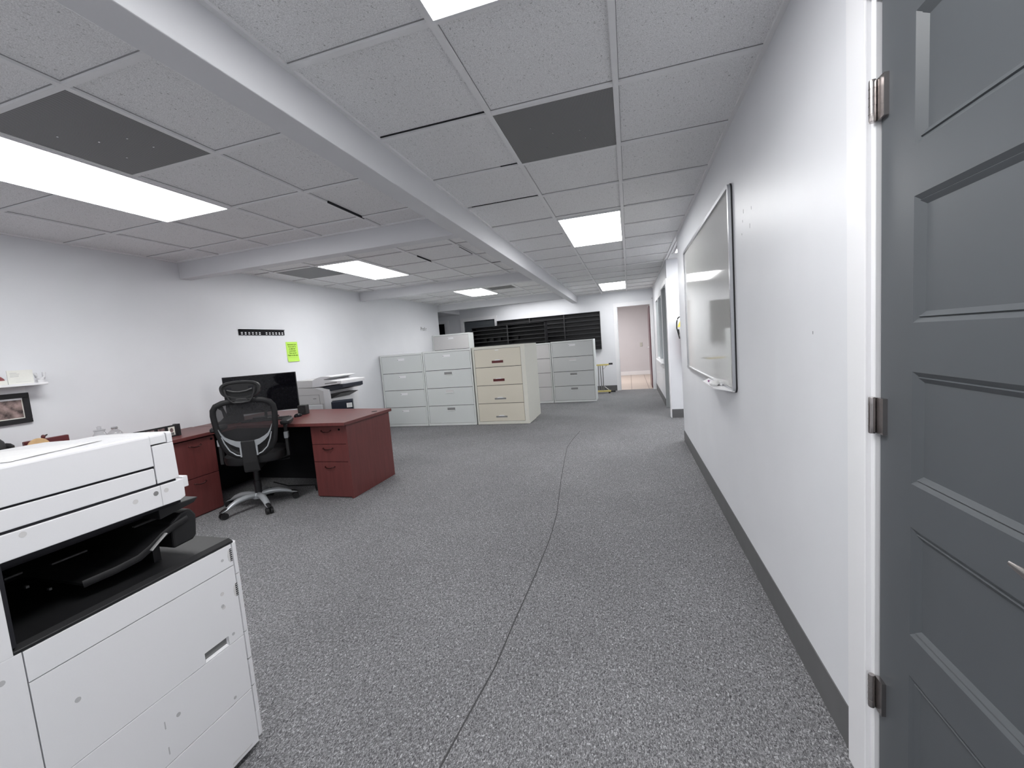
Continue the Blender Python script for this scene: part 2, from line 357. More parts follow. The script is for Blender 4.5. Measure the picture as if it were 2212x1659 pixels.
# hall beyond the open doorway
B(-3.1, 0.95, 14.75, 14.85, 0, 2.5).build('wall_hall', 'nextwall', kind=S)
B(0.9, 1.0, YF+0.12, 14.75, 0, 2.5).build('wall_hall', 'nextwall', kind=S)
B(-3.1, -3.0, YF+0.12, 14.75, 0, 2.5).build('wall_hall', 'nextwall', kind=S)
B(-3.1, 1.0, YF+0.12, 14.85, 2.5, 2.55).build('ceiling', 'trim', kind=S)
B(-3.0, 0.9, 14.73, 14.75, 0, 0.13).build('baseboard_hall', 'trim', kind=S, bevel=0.004)
sw = B(0.34, 0.42, 14.735, 14.75, 0.96, 1.09).build('switch_plate', 'switch', bevel=0.003); tag(sw, 'ivory outlet plate on the wall of the hall beyond the far doorway', 'outlet')
dl = thing('hall_door', 'wine coloured door standing open edge-on in the hall beyond the far doorway', 'door', (0.516, YF+0.14, 0))
B(-0.02, 0.02, 0, 0.82, 0.01, 2.03).build('leaf', 'doorwine', dl, bevel=0.003)
MB().tube([(-0.02, 0.75, 1.0), (-0.07, 0.75, 1.0), (-0.075, 0.65, 1.0)], 0.012).build('lever', 'chrome', dl, smooth=True)

# beams
def beam_round(name, pts, a0, a1, axis, r=0.0):
    MB().prism(pts, a0, a1, axis).build(name, 'beam', kind=S, bevel=0.004, segs=2)
beam_round('trim_1', [(-1.335, 2.262), (-1.205, 2.262), (-1.205, H+0.01), (-1.335, H+0.01)], YN, YF, 'y')
beam_round('trim_2', [(3.28, 2.27), (3.40, 2.27), (3.40, H+0.01), (3.28, H+0.01)], XL, -1.33, 'x')
beam_round('trim_3', [(6.28, 2.285), (6.40, 2.285), (6.40, H+0.01), (6.28, H+0.01)], XL, -1.33, 'x')
beam_round('trim_4', [(9.36, 2.28), (9.50, 2.28), (9.50, H+0.01), (9.36, H+0.01)], XL-0.1, -1.33, 'x')
B(XL-0.12, XL, 9.30, YF, 2.27, H).build('trim_5', 'beam', kind=S)
# cove base
B(XR-0.004, XR, 1.352, 5.35, 0.0, 0.135).build('baseboard_right', 'base', kind=S)
B(XR-0.004, 0.80, 5.35, 5.354, 0.0, 0.135).build('baseboard_corridor', 'base', kind=S)
B(XR+0.0, 2.65, 6.854, 6.86, 0.0, 0.135).build('baseboard_corridor', 'base', kind=S)
mb = B(-3.33, -0.33, YF-0.006, YF, 0, 0.135); mb.box(0.58, XR, YF-0.006, YF, 0, 0.135); mb.build('baseboard_far', 'base', kind=S)
B(XR-0.006, XR, 7.98, YF, 0, 0.135).build('baseboard_partition', 'base', kind=S)
mb = B(XL, XL+0.005, YN, 9.30, 0, 0.10); mb.build('baseboard_left', 'base', kind=S)

# casings: profile box with mitre line
def casing(name, pieces): 
    mb = MB()
    for p in pieces: mb.box(*p)
    return mb.build(name, 'trim', kind=S, bevel=0.003)
casing('trim_6', [(XR-0.018, XR, 1.262, 1.354, 0, 2.157), (XR-0.0185, XR, 0.24, 1.262, 2.065, 2.157), (XR-0.018, XR, 0.24, 0.33, 0, 2.065)])
# jamb of the near door, with the stop
mb = B(XR-0.006, XR+0.12, 1.243, 1.262, 0, 2.065); mb.box(XR-0.006, XR+0.12, 0.33, 0.349, 0, 2.065); mb.box(XR-0.006, XR+0.12, 0.349, 1.243, 2.046, 2.065)
mb.build('trim_7', 'trim', kind=S, bevel=0.002)
casing('trim_8', [(-0.345, -0.264, YF-0.018, YF, 0, 2.155), (0.534, 0.59, YF-0.018, YF, 0, 2.155), (-0.264, 0.534, YF-0.0185, YF, 2.06, 2.155), (-0.264, -0.245, YF, YF+0.12, 0, 2.06), (0.515, 0.534, YF, YF+0.12, 0, 2.06)])
casing('trim_9', [(-4.41, -4.32, YF-0.018, YF, 0, 2.155), (-3.43, -3.355, YF-0.018, YF, 0, 2.155), (-4.32, -3.43, YF-0.0185, YF, 2.067, 2.155)])
casing('trim_10', [(-4.85, -4.76, YF-0.018, YF, 0, 2.155), (-5.58, -4.85, YF-0.0185, YF, 2.07, 2.155), (-4.90, -4.85, YF, YF+0.12, 0, 2.07)])
casing('trim_11', [(XR-0.018, XR, 6.86, 6.98, 0, 2.16), (XR-0.018, XR, 6.98, 7.98, 2.09, 2.16)])
B(XR-0.005, XR+0.125, 7.87, 7.90, 0, 2.12).build('trim_12', 'jamb', kind=S)
B(0.515, 0.59, YF-0.05, YF-0.018, 0, 0.01).build('threshold_strip', 'trim', fl)

# ------------------------------------------------------------------ near panel door
dr = bpy.data.objects.new('door_1', None); COL.objects.link(dr); dr['kind'] = S
XD = XR+0.004
mb = MB()
cells = [(1.936, 1.673), (1.569, 1.302), (1.194, 0.939), (0.837, 0.575), (0.472, 0.21)]
yA, yB = 0.468, 1.118
# stiles and rails (full-depth leaf face with the openings left free)
mb.box(XD, XD+0.04, yB, 1.237, 0.012, 2.043); mb.box(XD, XD+0.04, 0.352, yA, 0.012, 2.043)
zz = [2.043]+[z for c in cells for z in c]+[0.012]
for i in range(0, len(zz), 2): mb.box(XD, XD+0.04, yA, yB, zz[i+1], zz[i])
prof = [(0, 0), (0.0105, 0.007), (0.0125, 0.0035), (0.023, 0.0105)]
for zt, zb in cells:
    rings = []
    for ins, dep in prof:
        rings.append([(XD+dep, yA+ins, zb+ins), (XD+dep, yB-ins, zb+ins), (XD+dep, yB-ins, zt-ins), (XD+dep, yA+ins, zt-ins)])
    for a, b in zip(rings, rings[1:]):
        for k in range(4): mb.quad(a[k], a[(k+1) % 4], b[(k+1) % 4], b[k])
    mb.quad(*rings[-1])
    mb.box(XD+0.02, XD+0.038, yA, yB, zb, zt)
me_bm = mb
lf = mb.build('leaf', 'doorgrey', dr)
for z0, z1 in ((1.779, 1.874), (1.029, 1.121), (0.276, 0.369)):
    h = MB(); h.lathe([(0.0068, z0), (0.0075, z0+0.003)]+[(0.0075, z0+(z1-z0)*k/5-0.0006) for k in range(1, 5)]+[(0.0075, z1-0.003), (0.0068, z1)], (XR-0.013, 1.240, 0), 16)
    for k in range(1, 5):
        zc = z0+(z1-z0)*k/5; h.lathe([(0.0081, zc-0.0006), (0.0081, zc+0.0006)], (XR-0.013, 1.240, 0), 16)
    h.box(XR-0.006, XD+0.0006, 1.208, 1.237, z0+0.001, z1-0.001)
    h.build('hinge', 'nickel', dr, smooth=True)
hd = MB(); hd.lathe([(0.026, 0), (0.026, -0.006), (0.02, -0.01), (0.009, -0.012), (0.009, -0.05)], (XD, 0.42, 0.915), 20, 'x')
hd.tube([(XD-0.05, 0.425, 0.915), (XD-0.056, 0.47, 0.916), (XD-0.056, 0.60, 0.920), (XD-0.055, 0.74, 0.925), (XD-0.054, 0.785, 0.929)], [(0.009, 0.009), (0.008, 0.010), (0.007, 0.011), (0.006, 0.011), (0.002, 0.004)], 12)
hd.build('door_handle', 'nickel', dr, smooth=True)

# grey panelled door in the far wall
d2 = bpy.data.objects.new('door_2', None); COL.objects.link(d2); d2['kind'] = S
mb = B(-4.30, -3.445, YF+0.03, YF+0.07, 0.01, 2.05)
for k in range(5):
    zt = 1.95-0.39*k
    mb.box(-4.15, -3.60, YF+0.022, YF+0.032, zt-0.012, zt); mb.box(-4.15, -3.60, YF+0.022, YF+0.032, zt-0.29, zt-0.278)
mb.build('leaf', mat('far_door_paint', (0.075, 0.085, 0.095), 0.4, noise=0.05), d2)
MB().lathe([(0.025, 0), (0.025, -0.05), (0.012, -0.06)], (-4.24, YF+0.03, 1.0), 12, 'y').build('door_handle', 'nickel', d2)
# partition window
wn = bpy.data.objects.new('window_1', None); COL.objects.link(wn); wn['kind'] = S
mb = MB(); X0, X1 = XR-0.012, XR+0.06
mb.box(X0, X1, 7.99, 8.06, 0.78, 2.10); mb.box(X0, X1, 9.58, 9.66, 0.78, 2.10); mb.box(X0, X1, 8.06, 9.58, 2.02, 2.10); mb.box(X0, X1, 8.06, 9.58, 0.78, 0.83); mb.box(X0, X1, 8.79, 8.85, 0.83, 2.02)
mb.build('window_frame', 'trim', wn, bevel=0.003)
B(XR+0.03, XR+0.036, 8.06, 9.58, 0.83, 2.02).build('pane', 'wglass', wn)
mb = B(XR-0.05, XR+0.02, 7.97, 9.68, 0.765, 0.79); mb.box(XR-0.016, XR, 7.99, 9.66, 0.70, 0.765); mb.build('window_sill', 'trim', wn, bevel=0.004)

# ------------------------------------------------------------------ ceiling fittings
def clight(x0, x1, y0, y1, label):
    t = thing('ceiling_light', label, 'light', ((x0+x1)/2, (y0+y1)/2, 2.427), 0, 'lit ceiling panels')
    a, b = (x1-x0)/2, (y1-y0)/2; f = 0.012
    mb = B(-a, a, -b, -b+f, -0.003, 0.016); mb.box(-a, a, b-f, b, -0.003, 0.016); mb.box(-a, -a+f, -b+f, b-f, -0.003, 0.016); mb.box(a-f, a, -b+f, b-f, -0.003, 0.016)
    mb.build('frame', 'trim', t)
    B(-a+f, a-f, -b+f, b-f, 0.0, 0.011).build('diffuser', 'panel', t)
clight(-0.590, -0.005, 0.19, 1.405, 'lit ceiling panel cut off by the top edge of the photo')
clight(-0.580, -0.012, 3.90, 5.10, 'lit ceiling panel beyond the dark perforated vent in the right bay')
clight(-0.550, -0.008, 8.73, 10.05, 'lit ceiling panel over the aisle nearest the far doorway')
clight(-3.24, -2.64, 1.17, 2.38, 'long lit ceiling panel at far left beside the black perforated vent')
clight(-3.50, -2.93, 4.20, 5.38, 'lit ceiling panel in the second left bay between the cross beams')
clight(-3.16, -2.58, 7.39, 8.44, 'small lit ceiling panel in the third left bay above the grey cabinets')
clight(0.66, 1.86, 5.70, 6.33, 'lit ceiling panel mostly hidden round the corner past the whiteboard')
def cvent(x0, x1, y0, y1, label):
    t = thing('ceiling_vent', label, 'vent', ((x0+x1)/2, (y0+y1)/2, 2.4325), 0, 'dark perforated ceiling vents')
    a, b = (x1-x0)/2, (y1-y0)/2
    B(-a, a, -b, b, 0, 0.0105).build('perforated_face', 'perf', t)
    for (px, py) in ((-0.14, -0.1), (0.1, 0.03), (-0.04, 0.0), (0.12, 0.13), (-0.1, 0.15)): MB().lathe([(0.004, -0.002), (0.004, 0.001)], (px, py, 0), 8).build('screw', 'chrome', t)
cvent(-0.5795, -0.0155, 2.0335, 2.6165, 'dark perforated ceiling vent in the right bay, nearest the top centre')
cvent(-2.6165, -2.0335, 1.1835, 1.7665, 'dark perforated ceiling vent at far left beside the long light')
cvent(-4.1165, -3.5335, 4.2135, 4.7865, 'dark perforated ceiling vent in the second left bay beside a light')
t = thing('ceiling_grille', 'pale louvred air grille in the third left bay beside the small light', 'vent', (-2.28, 7.70, 2.431))
B(-0.26, 0.26, -0.20, 0.20, 0.003, 0.012).build('backing', 'grid', t)
mb = MB()
for k in range(6): mb.box(-0.24, 0.24, -0.18+0.06*k, -0.165+0.06*k, -0.003, 0.003)
mb.build('louvres', 'grey', t)
s = thing('wall_sensor', 'small white sensor box above the right corner of the far doorway', 'sensor', (0.572, YF-0.025, 2.16))
B(-0.02, 0.02, -0.02, 0.025, 0, 0.11).build('housing', 'trim', s, bevel=0.004)
B(-0.008, 0.008, -0.022, -0.019, 0.02, 0.04).build('lens', 'grey', s)

# ------------------------------------------------------------------ whiteboard
wb = thing('whiteboard', 'large glossy whiteboard in a rounded aluminium frame on the right wall', 'whiteboard', (XR, 3.66, 0.945))
L, Hh = 1.99, 1.185
B(-0.012, -0.001, -L/2+0.018, L/2-0.018, 0.018, Hh-0.018).build('writing_surface', 'board', wb)
def rr(y0, y1, z0, z1, r, n=6):
    out = []
    for cx, cz, a0 in ((y1-r, z1-r, 0), (y0+r, z1-r, PI/2), (y0+r, z0+r, PI), (y1-r, z0+r, 1.5*PI)):
        for k in range(n+1): out.append((cx+r*math.cos(a0+k*PI/2/n), cz+r*math.sin(a0+k*PI/2/n)))
    return out
o_, i_ = rr(-L/2, L/2, 0, Hh, 0.03), rr(-L/2+0.022, L/2-0.022, 0.022, Hh-0.022, 0.010)
b_ = rr(-L/2-0.003, L/2+0.003, -0.003, Hh+0.003, 0.032)
MB().prism([(y_, z_) for y_, z_ in b_], -0.008, 0.0, 'x').build('frame_shadow', 'black', wb)  # black outline drawn in as the shadow around the board
mb = MB(); n = len(o_)
for k in range(n):
    j = (k+1) % n
    for (xa, P, Q) in ((-0.024, o_, i_),):
        mb.quad((xa, P[k][0], P[k][1]), (xa, P[j][0], P[j][1]), (xa, Q[j][0], Q[j][1]), (xa, Q[k][0], Q[k][1]))
    mb.quad((-0.024, o_[k][0], o_[k][1]), (-0.024, o_[j][0], o_[j][1]), (-0.008, o_[j][0], o_[j][1]), (-0.008, o_[k][0], o_[k][1]))
    mb.quad((-0.024, i_[k][0], i_[k][1]), (-0.024, i_[j][0], i_[j][1]), (-0.011, i_[j][0], i_[j][1]), (-0.011, i_[k][0], i_[k][1]))
mb.build('frame', 'alu', wb, smooth=True)
# marker tray: trapezoid plan, from y=-1.02..-0.35 relative
mb = MB().prism([(-0.016, -1.0), (-0.016, -0.18), (-0.10, -0.40), (-0.10, -0.80)], 0.004, 0.010, 'z')
mb.box(-0.103, -0.098, -0.80, -0.40, 0.004, 0.018)
mb.build('marker_tray', 'trim', wb, bevel=0.001)
def marker(y, x, capm, label, rz):
    t = thing('marker', label, 'marker', (XR+x, 3.66+y, 0.945+0.018), rz, 'markers on the whiteboard tray')
    MB().lathe([(0.006, -0.055), (0.0075, -0.053), (0.0075, 0.03)], (0, 0, 0), 12, 'y').build('barrel', 'white', t, smooth=True)
    MB().lathe([(0.008, 0.03), (0.008, 0.06), (0.006, 0.064)], (0, 0, 0), 12, 'y').build('cap', capm, t, smooth=True)
marker(-0.52, -0.055, 'purple', 'white marker with a purple cap on the whiteboard tray', 0.15)
marker(-0.62, -0.082, 'trim', 'plain white marker at the outer edge of the whiteboard tray', -0.2)
marker(-0.66, -0.036, 'trim', 'plain white marker lying against the whiteboard on its tray', 0.1)
cl = MB()
cl.loft([[(XR-0.066+r*math.cos(a)*(1+0.25*math.sin(3*a+z*60)), 2.98+r*1.5*math.sin(a), 0.9565+z) for a in [2*PI*k/14 for k in range(14)]] for r, z in ((0.024, 0), (0.03, 0.012), (0.022, 0.026), (0.008, 0.034))])
tag(cl.build('wiping_cloth', 'paper', smooth=True), 'crumpled white cloth at the near end of the whiteboard tray', 'cloth')
# scuff marks high on the right wall are part of its surface
mb = MB()
for (y, z, l) in ((2.46, 1.86, 0.012), (2.44, 1.90, 0.02), (2.30, 1.88, 0.015), (2.33, 1.80, 0.022), (2.48, 1.80, 0.01), (1.62, 1.28, 0.01)): mb.box(XR-0.0006, XR+0.0002, y, y+0.004, z, z+l)
mb.build('wall_scuffs', 'pit', bpy.data.objects['wall_right'])

# ------------------------------------------------------------------ filing cabinets
def cabinet(x0, yf, wd, dp, ht, nd, label, fm, sm, style, facing=1, kmats=None, group='lateral filing cabinets'):
    """front face at y=yf looking towards -Y (facing=1)"""
    t = thing('filing_cabinet', label, 'filing cabinet', (x0+wd/2, yf if facing > 0 else yf+dp, 0), 0 if facing > 0 else PI, group)
    a = wd/2; top, bot, sd = 0.030, 0.045, 0.022
    if style == 'beige': sd = 0.030; top = 0.045; bot = 0.055
    mb = B(-a+0.002, a-0.002, 0.024, dp, 0.006, ht)
    mb.box(-a+0.002, -a+sd, 0, 0.024, 0.006, ht); mb.box(a-sd, a-0.002, 0, 0.024, 0.006, ht)
    if style == 'beige': mb.box(a-sd-0.045, a-sd, 0.0, 0.024, bot, ht-top)
    mb.box(-a+sd, a-sd, 0, 0.024, ht-top, ht); mb.box(-a+sd, a-sd, 0, 0.024, 0.006, bot)
    mb.build('body', sm, t)
    B(-a+sd, a-sd, 0.0235, 0.0245, bot, ht-top).build('shadow_backing', 'slot', t)  # dark backing paints the shade inside the drawer gaps
    B(-a+0.01, a-0.01, 0.02, dp-0.02, 0, 0.006).build('plinth', 'slot', t)
    dh = (ht-top-bot)/nd; a1 = a-sd-(0.045 if style == 'beige' else 0)
    for k in range(nd):
        z1 = ht-top-dh*k-0.0042; z0 = ht-top-dh*(k+1)+0.0042
        d = B(-a+sd+0.005, a1-0.005, 0.0015, 0.0235, z0, z1).build('drawer', fm, t, bevel=0.0015)
        xc = (-a+sd+a1)/2
        if style == 'beige':
            zh = z0+0.062
            m_ = (kmats or ['maroon', 'maroon', 'grey', 'grey'])[k]
            h = B(xc-0.10, xc+0.10, -0.002, 0.0015, zh, zh+0.042 if k < 2 else zh+0.026).build('drawer_pull', m_, d)
            u = 0.042 if k < 2 else 0.026
            MB().prism([(xc-0.06, zh+u), (xc+0.06, zh+u), (xc+0.035, zh+u+0.014), (xc-0.035, zh+u+0.014)], -0.010, 0.0, 'y').build('pull_lip', 'trim', d)
            if k == 0: B(xc-0.03, xc+0.03, -0.001, 0.0, z1-0.03, z1-0.018).build('label_holder', 'trim', d)
        else:
            zh = z1-0.085; hw = 0.072
            m_ = (kmats or ['cabf']*4)[min(k, len(kmats or [1]*4)-1)]
            if m_ == 'cabf':
                B(xc-hw, xc+hw, -0.003, 0.0015, zh, zh+0.042).build('drawer_pull', 'trim', d, bevel=0.001)
                MB().lathe([(0.007, -0.005), (0.007, 0)], (xc-hw+0.008, 0, zh+0.018), 10, 'y').build('lock', 'grey', d)
            else:
                B(xc-hw, xc+hw, -0.001, 0.0015, zh+0.008, zh+0.050).build('drawer_pull', m_, d)
                B(xc-hw-0.004, xc+hw+0.004, -0.010, 0.0015, zh-0.006, zh+0.008).build('pull_lip', 'cabf', d, bevel=0.001)
    return t
DP = 0.46
cabinet(-4.395, 6.646, 0.86, DP, 1.325, 4, 'grey four-drawer filing cabinet against the left wall, leftmost of the front row', 'cabg', 'cabf', 'lat')
cabinet(-3.528, 6.646, 0.92, DP, 1.335, 4, 'grey four-drawer filing cabinet in the front row, with dark recessed pulls', 'cabg', 'cabf', 'lat', kmats=['cabf', 'grey', 'whiteg', 'grey'])
cabinet(-2.587, 6.646, 0.925, 0.50, 1.342, 4, 'beige four-drawer filing cabinet with maroon pulls on its upper drawers', 'beige', 'beigef', 'beige')
cabinet(-2.587, 7.156, 0.915, 0.44, 1.342, 4, 'beige filing cabinet standing back to back behind the maroon-pulled one', 'beige', 'beigef', 'beige', facing=-1)
YB = 8.90
cabinet(-1.640, YB, 0.915, DP, 1.335, 4, 'grey four-drawer filing cabinet at the right end of the back row, near the yellow stand', 'cabd', 'cabf', 'lat', kmats=['cabf', 'whiteg', 'grey', 'grey'])
cabinet(-2.575, YB, 0.925, DP, 1.325, 4, 'pale grey filing cabinet in the back row half hidden by the beige cabinets', 'whiteg', 'cabf', 'lat', kmats=['whiteg'])
cabinet(-3.490, YB, 0.905, DP, 1.325, 4, 'grey filing cabinet of the back row showing only its top edge above the beige one', 'cabd', 'cabf', 'lat')
cabinet(-4.415, YB-0.02, 0.92, 0.28, 1.70, 5, 'tall pale filing cabinet rising behind the front row by the wall end', 'whiteg', 'cabf', 'lat')

# black slatted units
def slatted(x0, x1, y0, dp, z0, z1, nb, n0, pitch, label, feet=False):
    t = thing('slatted_shelving', label, 'shelving', ((x0+x1)/2, y0, 0))
    a = (x1-x0)/2
    mb = B(-a, a, dp-0.012, dp, z0, z1); mb.box(-a, a, 0, dp, z1-0.012, z1); mb.box(-a, -a+0.014, 0, dp, z0, z1); mb.box(a-0.014, a, 0, dp, z0, z1); mb.box(-a, a, 0, dp, z0, z0+0.02)
    if not feet: pass
    mb.build('case', 'black', t)
    for k in range(1, nb):
        xx = -a+2*a*k/nb; B(xx-0.013, xx+0.013, -0.002, dp-0.012, z0, z1).build('divider', 'slat', t)
    z = z1-n0; 
    while z > z0+0.03:
        for k in range(nb):
            xa = -a+2*a*k/nb+0.013; xb = -a+2*a*(k+1)/nb-0.013
            B(xa, xb, 0.0, dp-0.012, z-0.008, z+0.008).build('shelf', 'slat', t)
        z -= pitch
    return t
t1 = slatted(-3.634, -1.84, 9.42, 0.30, 0.0, 1.817, 2, 0.085, 0.092, 'black slatted shelving unit standing right behind the back row of cabinets')
t2 = slatted(-3.340, -0.668, YF-0.10, 0.10, 1.063, 2.0, 3, 0.10, 0.105, 'long black slatted unit mounted on the far white wall')
# things stored in the front unit
for k, (xx, mw) in enumerate(((-3.40, 0.07), (-3.25, 0.10), (-3.02, 0.05), (-2.62, 0.09))):
    tag(B(xx, xx+mw, 9.60, 9.69, 1.4655, 1.532).build('file_box', 'dark'), ['narrow dark box at the left of the black shelving', 'wide dark box on the black shelving, second from its left end', 'slim dark box beside the middle divider of the black shelving', 'dark box right of the middle divider of the black shelving'][k], 'box', 'dark boxes on the black shelving')

# yellow folding stand
y = 10.2
st = thing('folding_stand', 'yellow folding stand with black end grips by the far doorway', 'stand', (-0.65, y, 0))
B(-0.22, 0.15, -0.03, 0.03, 0.675, 0.71).build('top_bar', 'yellow', st, bevel=0.003)
B(-0.22, 0.17, -0.04, 0.04, 0.035, 0.07).build('foot_bar', 'yellow', st, bevel=0.003)
MB().lathe([(0.02, 0.15), (0.022, 0.155), (0.022, 0.235), (0.018, 0.24)], (0, 0, 0.708), 12, 'x').build('grip', 'black', st, smooth=True)
MB().lathe([(0.02, 0.15), (0.022, 0.155), (0.022, 0.27), (0.018, 0.275)], (0, 0, 0.045), 12, 'x').build('grip', 'black', st, smooth=True)
for x0, x1 in ((-0.10, -0.11), (-0.055, -0.045), (0.0, 0.0)):
    MB().tube([(x0, 0, 0.675), (x1, 0, 0.07)], 0.011).build('leg', 'grey', st, smooth=True)
MB().tube([(0.10, 0.0, 0.68), (0.0, 0.0, 0.58)], 0.008).build('brace', 'chrome', st, smooth=True)
MB().tube([(0.02, -0.01, 0.17), (0.15, -0.01, 0.06)], 0.008).build('brace', 'chrome', st, smooth=True)
for xx in (-0.2, 0.2): MB().lathe([(0.022, 0.0), (0.022, 0.036)], (xx if xx < 0 else 0.13, 0, 0), 10).build('foot', 'black', st)

# fire extinguisher
ex = thing('fire_extinguisher', 'red fire extinguisher with black hose and yellow tag, peeking out past the wall corner', 'fire extinguisher', (0.80, 6.77, 0.93))
MB().lathe([(0.06, 0), (0.065, 0.01), (0.065, 0.32), (0.055, 0.36), (0.03, 0.385), (0.02, 0.40)], (0.022, 0, 0), 24).build('cylinder', 'red', ex, smooth=True)
B(-0.02, 0.02, 0.064, 0.09, 0.1, 0.4).build('wall_bracket', 'blackm', ex)
MB().lathe([(0.02, 0.4), (0.02, 0.44)], (0, 0, 0), 12).build('valve', 'chrome', ex)
B(-0.015, 0.015, -0.10, 0.03, 0.45, 0.465).build('handle', 'black', ex, bevel=0.003)
hp = [(-0.01, 0, 0.44)]+[(-0.055+0.045*math.cos(a)+0.0, 0, 0.50+0.125*math.sin(a)) for a in [PI*k/10 for k in range(1, 10)]]+[(-0.1, -0.01, 0.46), (-0.088, -0.02, 0.40), (-0.075, -0.03, 0.34), (-0.07, -0.04, 0.30)]
MB().tube(hp, 0.0085, 10).build('hose', 'black', ex, smooth=True)
MB().tube([(-0.082, -0.03, 0.44), (-0.078, -0.035, 0.36)], [(0.014, 0.014), (0.012, 0.012)], 10).build('nozzle', 'dark', ex, smooth=True)
MB().prism([(-0.095, 0.475), (0.02, 0.475), (0.02, 0.60), (-0.045, 0.585)], -0.045, -0.040, 'y').build('warning_tag', 'yel2', ex)

# ------------------------------------------------------------------ left wall items
rail = thing('mounting_rail', 'black perforated mounting rail high on the left wall', 'rail', (XL, 4.205, 1.73))
B(0, 0.010, -0.335, 0.335, -0.035, 0.035).build('plate', 'blackg', rail, bevel=0.001)
mb = B(0.0, 0.022, -0.335, 0.335, 0.030, 0.036); mb.build('flange', 'blackg', rail)
mb = MB()
for k in list(range(6))+list(range(7, 13)):
    yy = -0.30+0.05*k
    for zz_ in (-0.004, -0.022): mb.box(0.0095, 0.0108, yy-0.012, yy+0.012, zz_-0.0045, zz_+0.0045)
mb.build('slots', 'trim', rail)
nt_ = thing('paper_note', 'lime green paper note with typed lines on the left wall', 'note', (XL, 4.648, 1.338))
mb = MB(); 
for k in range(6):
    z0, z1 = 0.268*k/6, 0.268*(k+1)/6; c = lambda z: 0.002+0.010*max(0, 1-z/0.08)**2
    for j in range(4):
        y0, y1 = -0.1+0.2*j/4, -0.1+0.2*(j+1)/4
        mb.quad((c(z0), y0, z0), (c(z0), y1, z0), (c(z1), y1, z1), (c(z1), y0, z1))
o = mb.build('sheet', 'lime', nt_); sm_ = o.modifiers.new('s', 'SOLIDIFY'); sm_.thickness = 0.0006
for k, tx in enumerate(('Statement Care', 'Simon and Ty', 'to efile late', 'Letterhead', 'Type up and', 'Paper to the cup')):
    text_mesh('typed_line', tx, 0.024, 'ink', nt_, basis((0, 1, 0), (0, 0, 1), (0.0035 if k < 5 else 0.0045, 0, 0.225-0.029*k)), 'CENTER')
wt = thing('wall_lettering', 'small dark lettering near the far end of the left wall', 'lettering', (XL, 8.36, 1.81))
text_mesh('letters', 'Prof r', 0.115, 'greyink', wt, basis((0, 1, 0), (0, 0, 1), (0.001, 0, 0)), 'LEFT')
# floating shelf and what stands on it
sh = thing('wall_shelf', 'white floating shelf on the left wall above the black picture frame', 'shelf', (XL, 1.70, 1.305))
B(0, 0.14, -0.30, 0.375, 0, 0.018).build('board', 'trim', sh, bevel=0.003)
B(0, 0.012, -0.25, 0.30, -0.10, 0).build('cleat', 'trim', sh)
cd = thing('greeting_card', 'white greeting card propped up on the white wall shelf', 'card', (-4.305, 1.942, 1.3235))
B(-0.004, 0, -0.068, 0.068, 0, 0.100).build('card_front', 'card', cd)
mb = MB()
for k, (l, z) in enumerate(((0.036, 0.080), (0.050, 0.072), (0.046, 0.062), (0.044, 0.054))): mb.box(0, 0.0006, -0.054, -0.054+l, z-0.0012, z+0.0012)
mb.box(0, 0.0006, -0.03, 0.05, 0.012, 0.0135)
mb.build('written_lines', 'faint', cd)
B(-0.05, -0.004, 0.062, 0.068, 0, 0.095).build('card_side', 'whiteg', cd)
fg = MB().tube([(-4.36, 2.045, 1.395), (-4.36, 2.053, 1.365), (-4.36, 2.07, 1.348), (-4.36, 2.088, 1.352), (-4.36, 2.095, 1.375), (-4.36, 2.097, 1.40)], 0.011, 12)
fg.box(-4.375, -4.345, 2.05, 2.085, 1.323, 1.345)
tag(fg.build('curved_ornament', 'white', smooth=True), 'white curved ornament at the right end of the wall shelf', 'ornament')
rb = thing('gift_box', 'dusty red topped box at the left edge of the photo on the wall shelf', 'box', (-4.34, 1.80, 1.3235))
B(-0.05, 0.05, -0.07, 0.065, 0, 0.03).build('base', 'card', rb, bevel=0.002)
MB().loft([[(0.052*s_*math.cos(a)*1.0, 0.07*s_*math.sin(a), z) for a in [2*PI*k/16 for k in range(16)]] for s_, z in ((1, 0.03), (1, 0.04), (0.8, 0.058), (0.3, 0.068), (0.1, 0.08))]).build('lid', 'pinkred', rb, smooth=True)
pf = thing('picture_frame', 'black framed sepia picture on the left wall, tilted slightly', 'picture', (XL, 1.905, 1.142))
mb = MB(); a, b, f = 0.105, 0.113, 0.036
mb.box(0, 0.022, -a, a, b-f, b); mb.box(0, 0.022, -a, a, -b, -b+f); mb.box(0, 0.022, -a, -a+f, -b+f, b-f); mb.box(0, 0.022, a-f, a, -b+f, b-f)
mb.build('frame', 'black', pf, bevel=0.003)
B(0.004, 0.010, -a+f, a-f, -b+f, b-f).build('mount', 'mat', pf)
B(0.0095, 0.0108, -a+f+0.006, a-f-0.006, -b+f+0.007, b-f-0.007).build('print', 'photo', pf)

# ------------------------------------------------------------------ desk
DK = thing('office_desk', 'mahogany bow-front office desk with three drawers on its right', 'desk', (0, 0, 0))
bow = [(-4.38, 3.17)]+[(-2.545, 3.17), (-2.545, 3.965)]+[(-2.545-1.835*k/12, 3.965+0.16*math.sin(PI*min(1, k/12*0.62+0.0))) for k in range(1, 13)]
MB().prism(bow, 0.712, 0.742, 'z').build('desktop', 'wood', DK, bevel=0.003)
B(-2.60, -2.577, 3.235, 3.955, 0.0, 0.712).build('end_panel', 'wood', DK, bevel=0.002)
B(-4.38, -4.357, 3.30, 3.955, 0.0, 0.712).build('end_panel', 'wood', DK, bevel=0.002)
mb = B(-4.357, -2.60, 3.78, 3.80, 0.0, 0.712); mb.box(-4.357, -4.345, 3.30, 3.78, 0.0, 0.712); mb.build('modesty_panel_shade', 'black', DK)  # modesty panel and added left sheet coloured black as kneehole shade
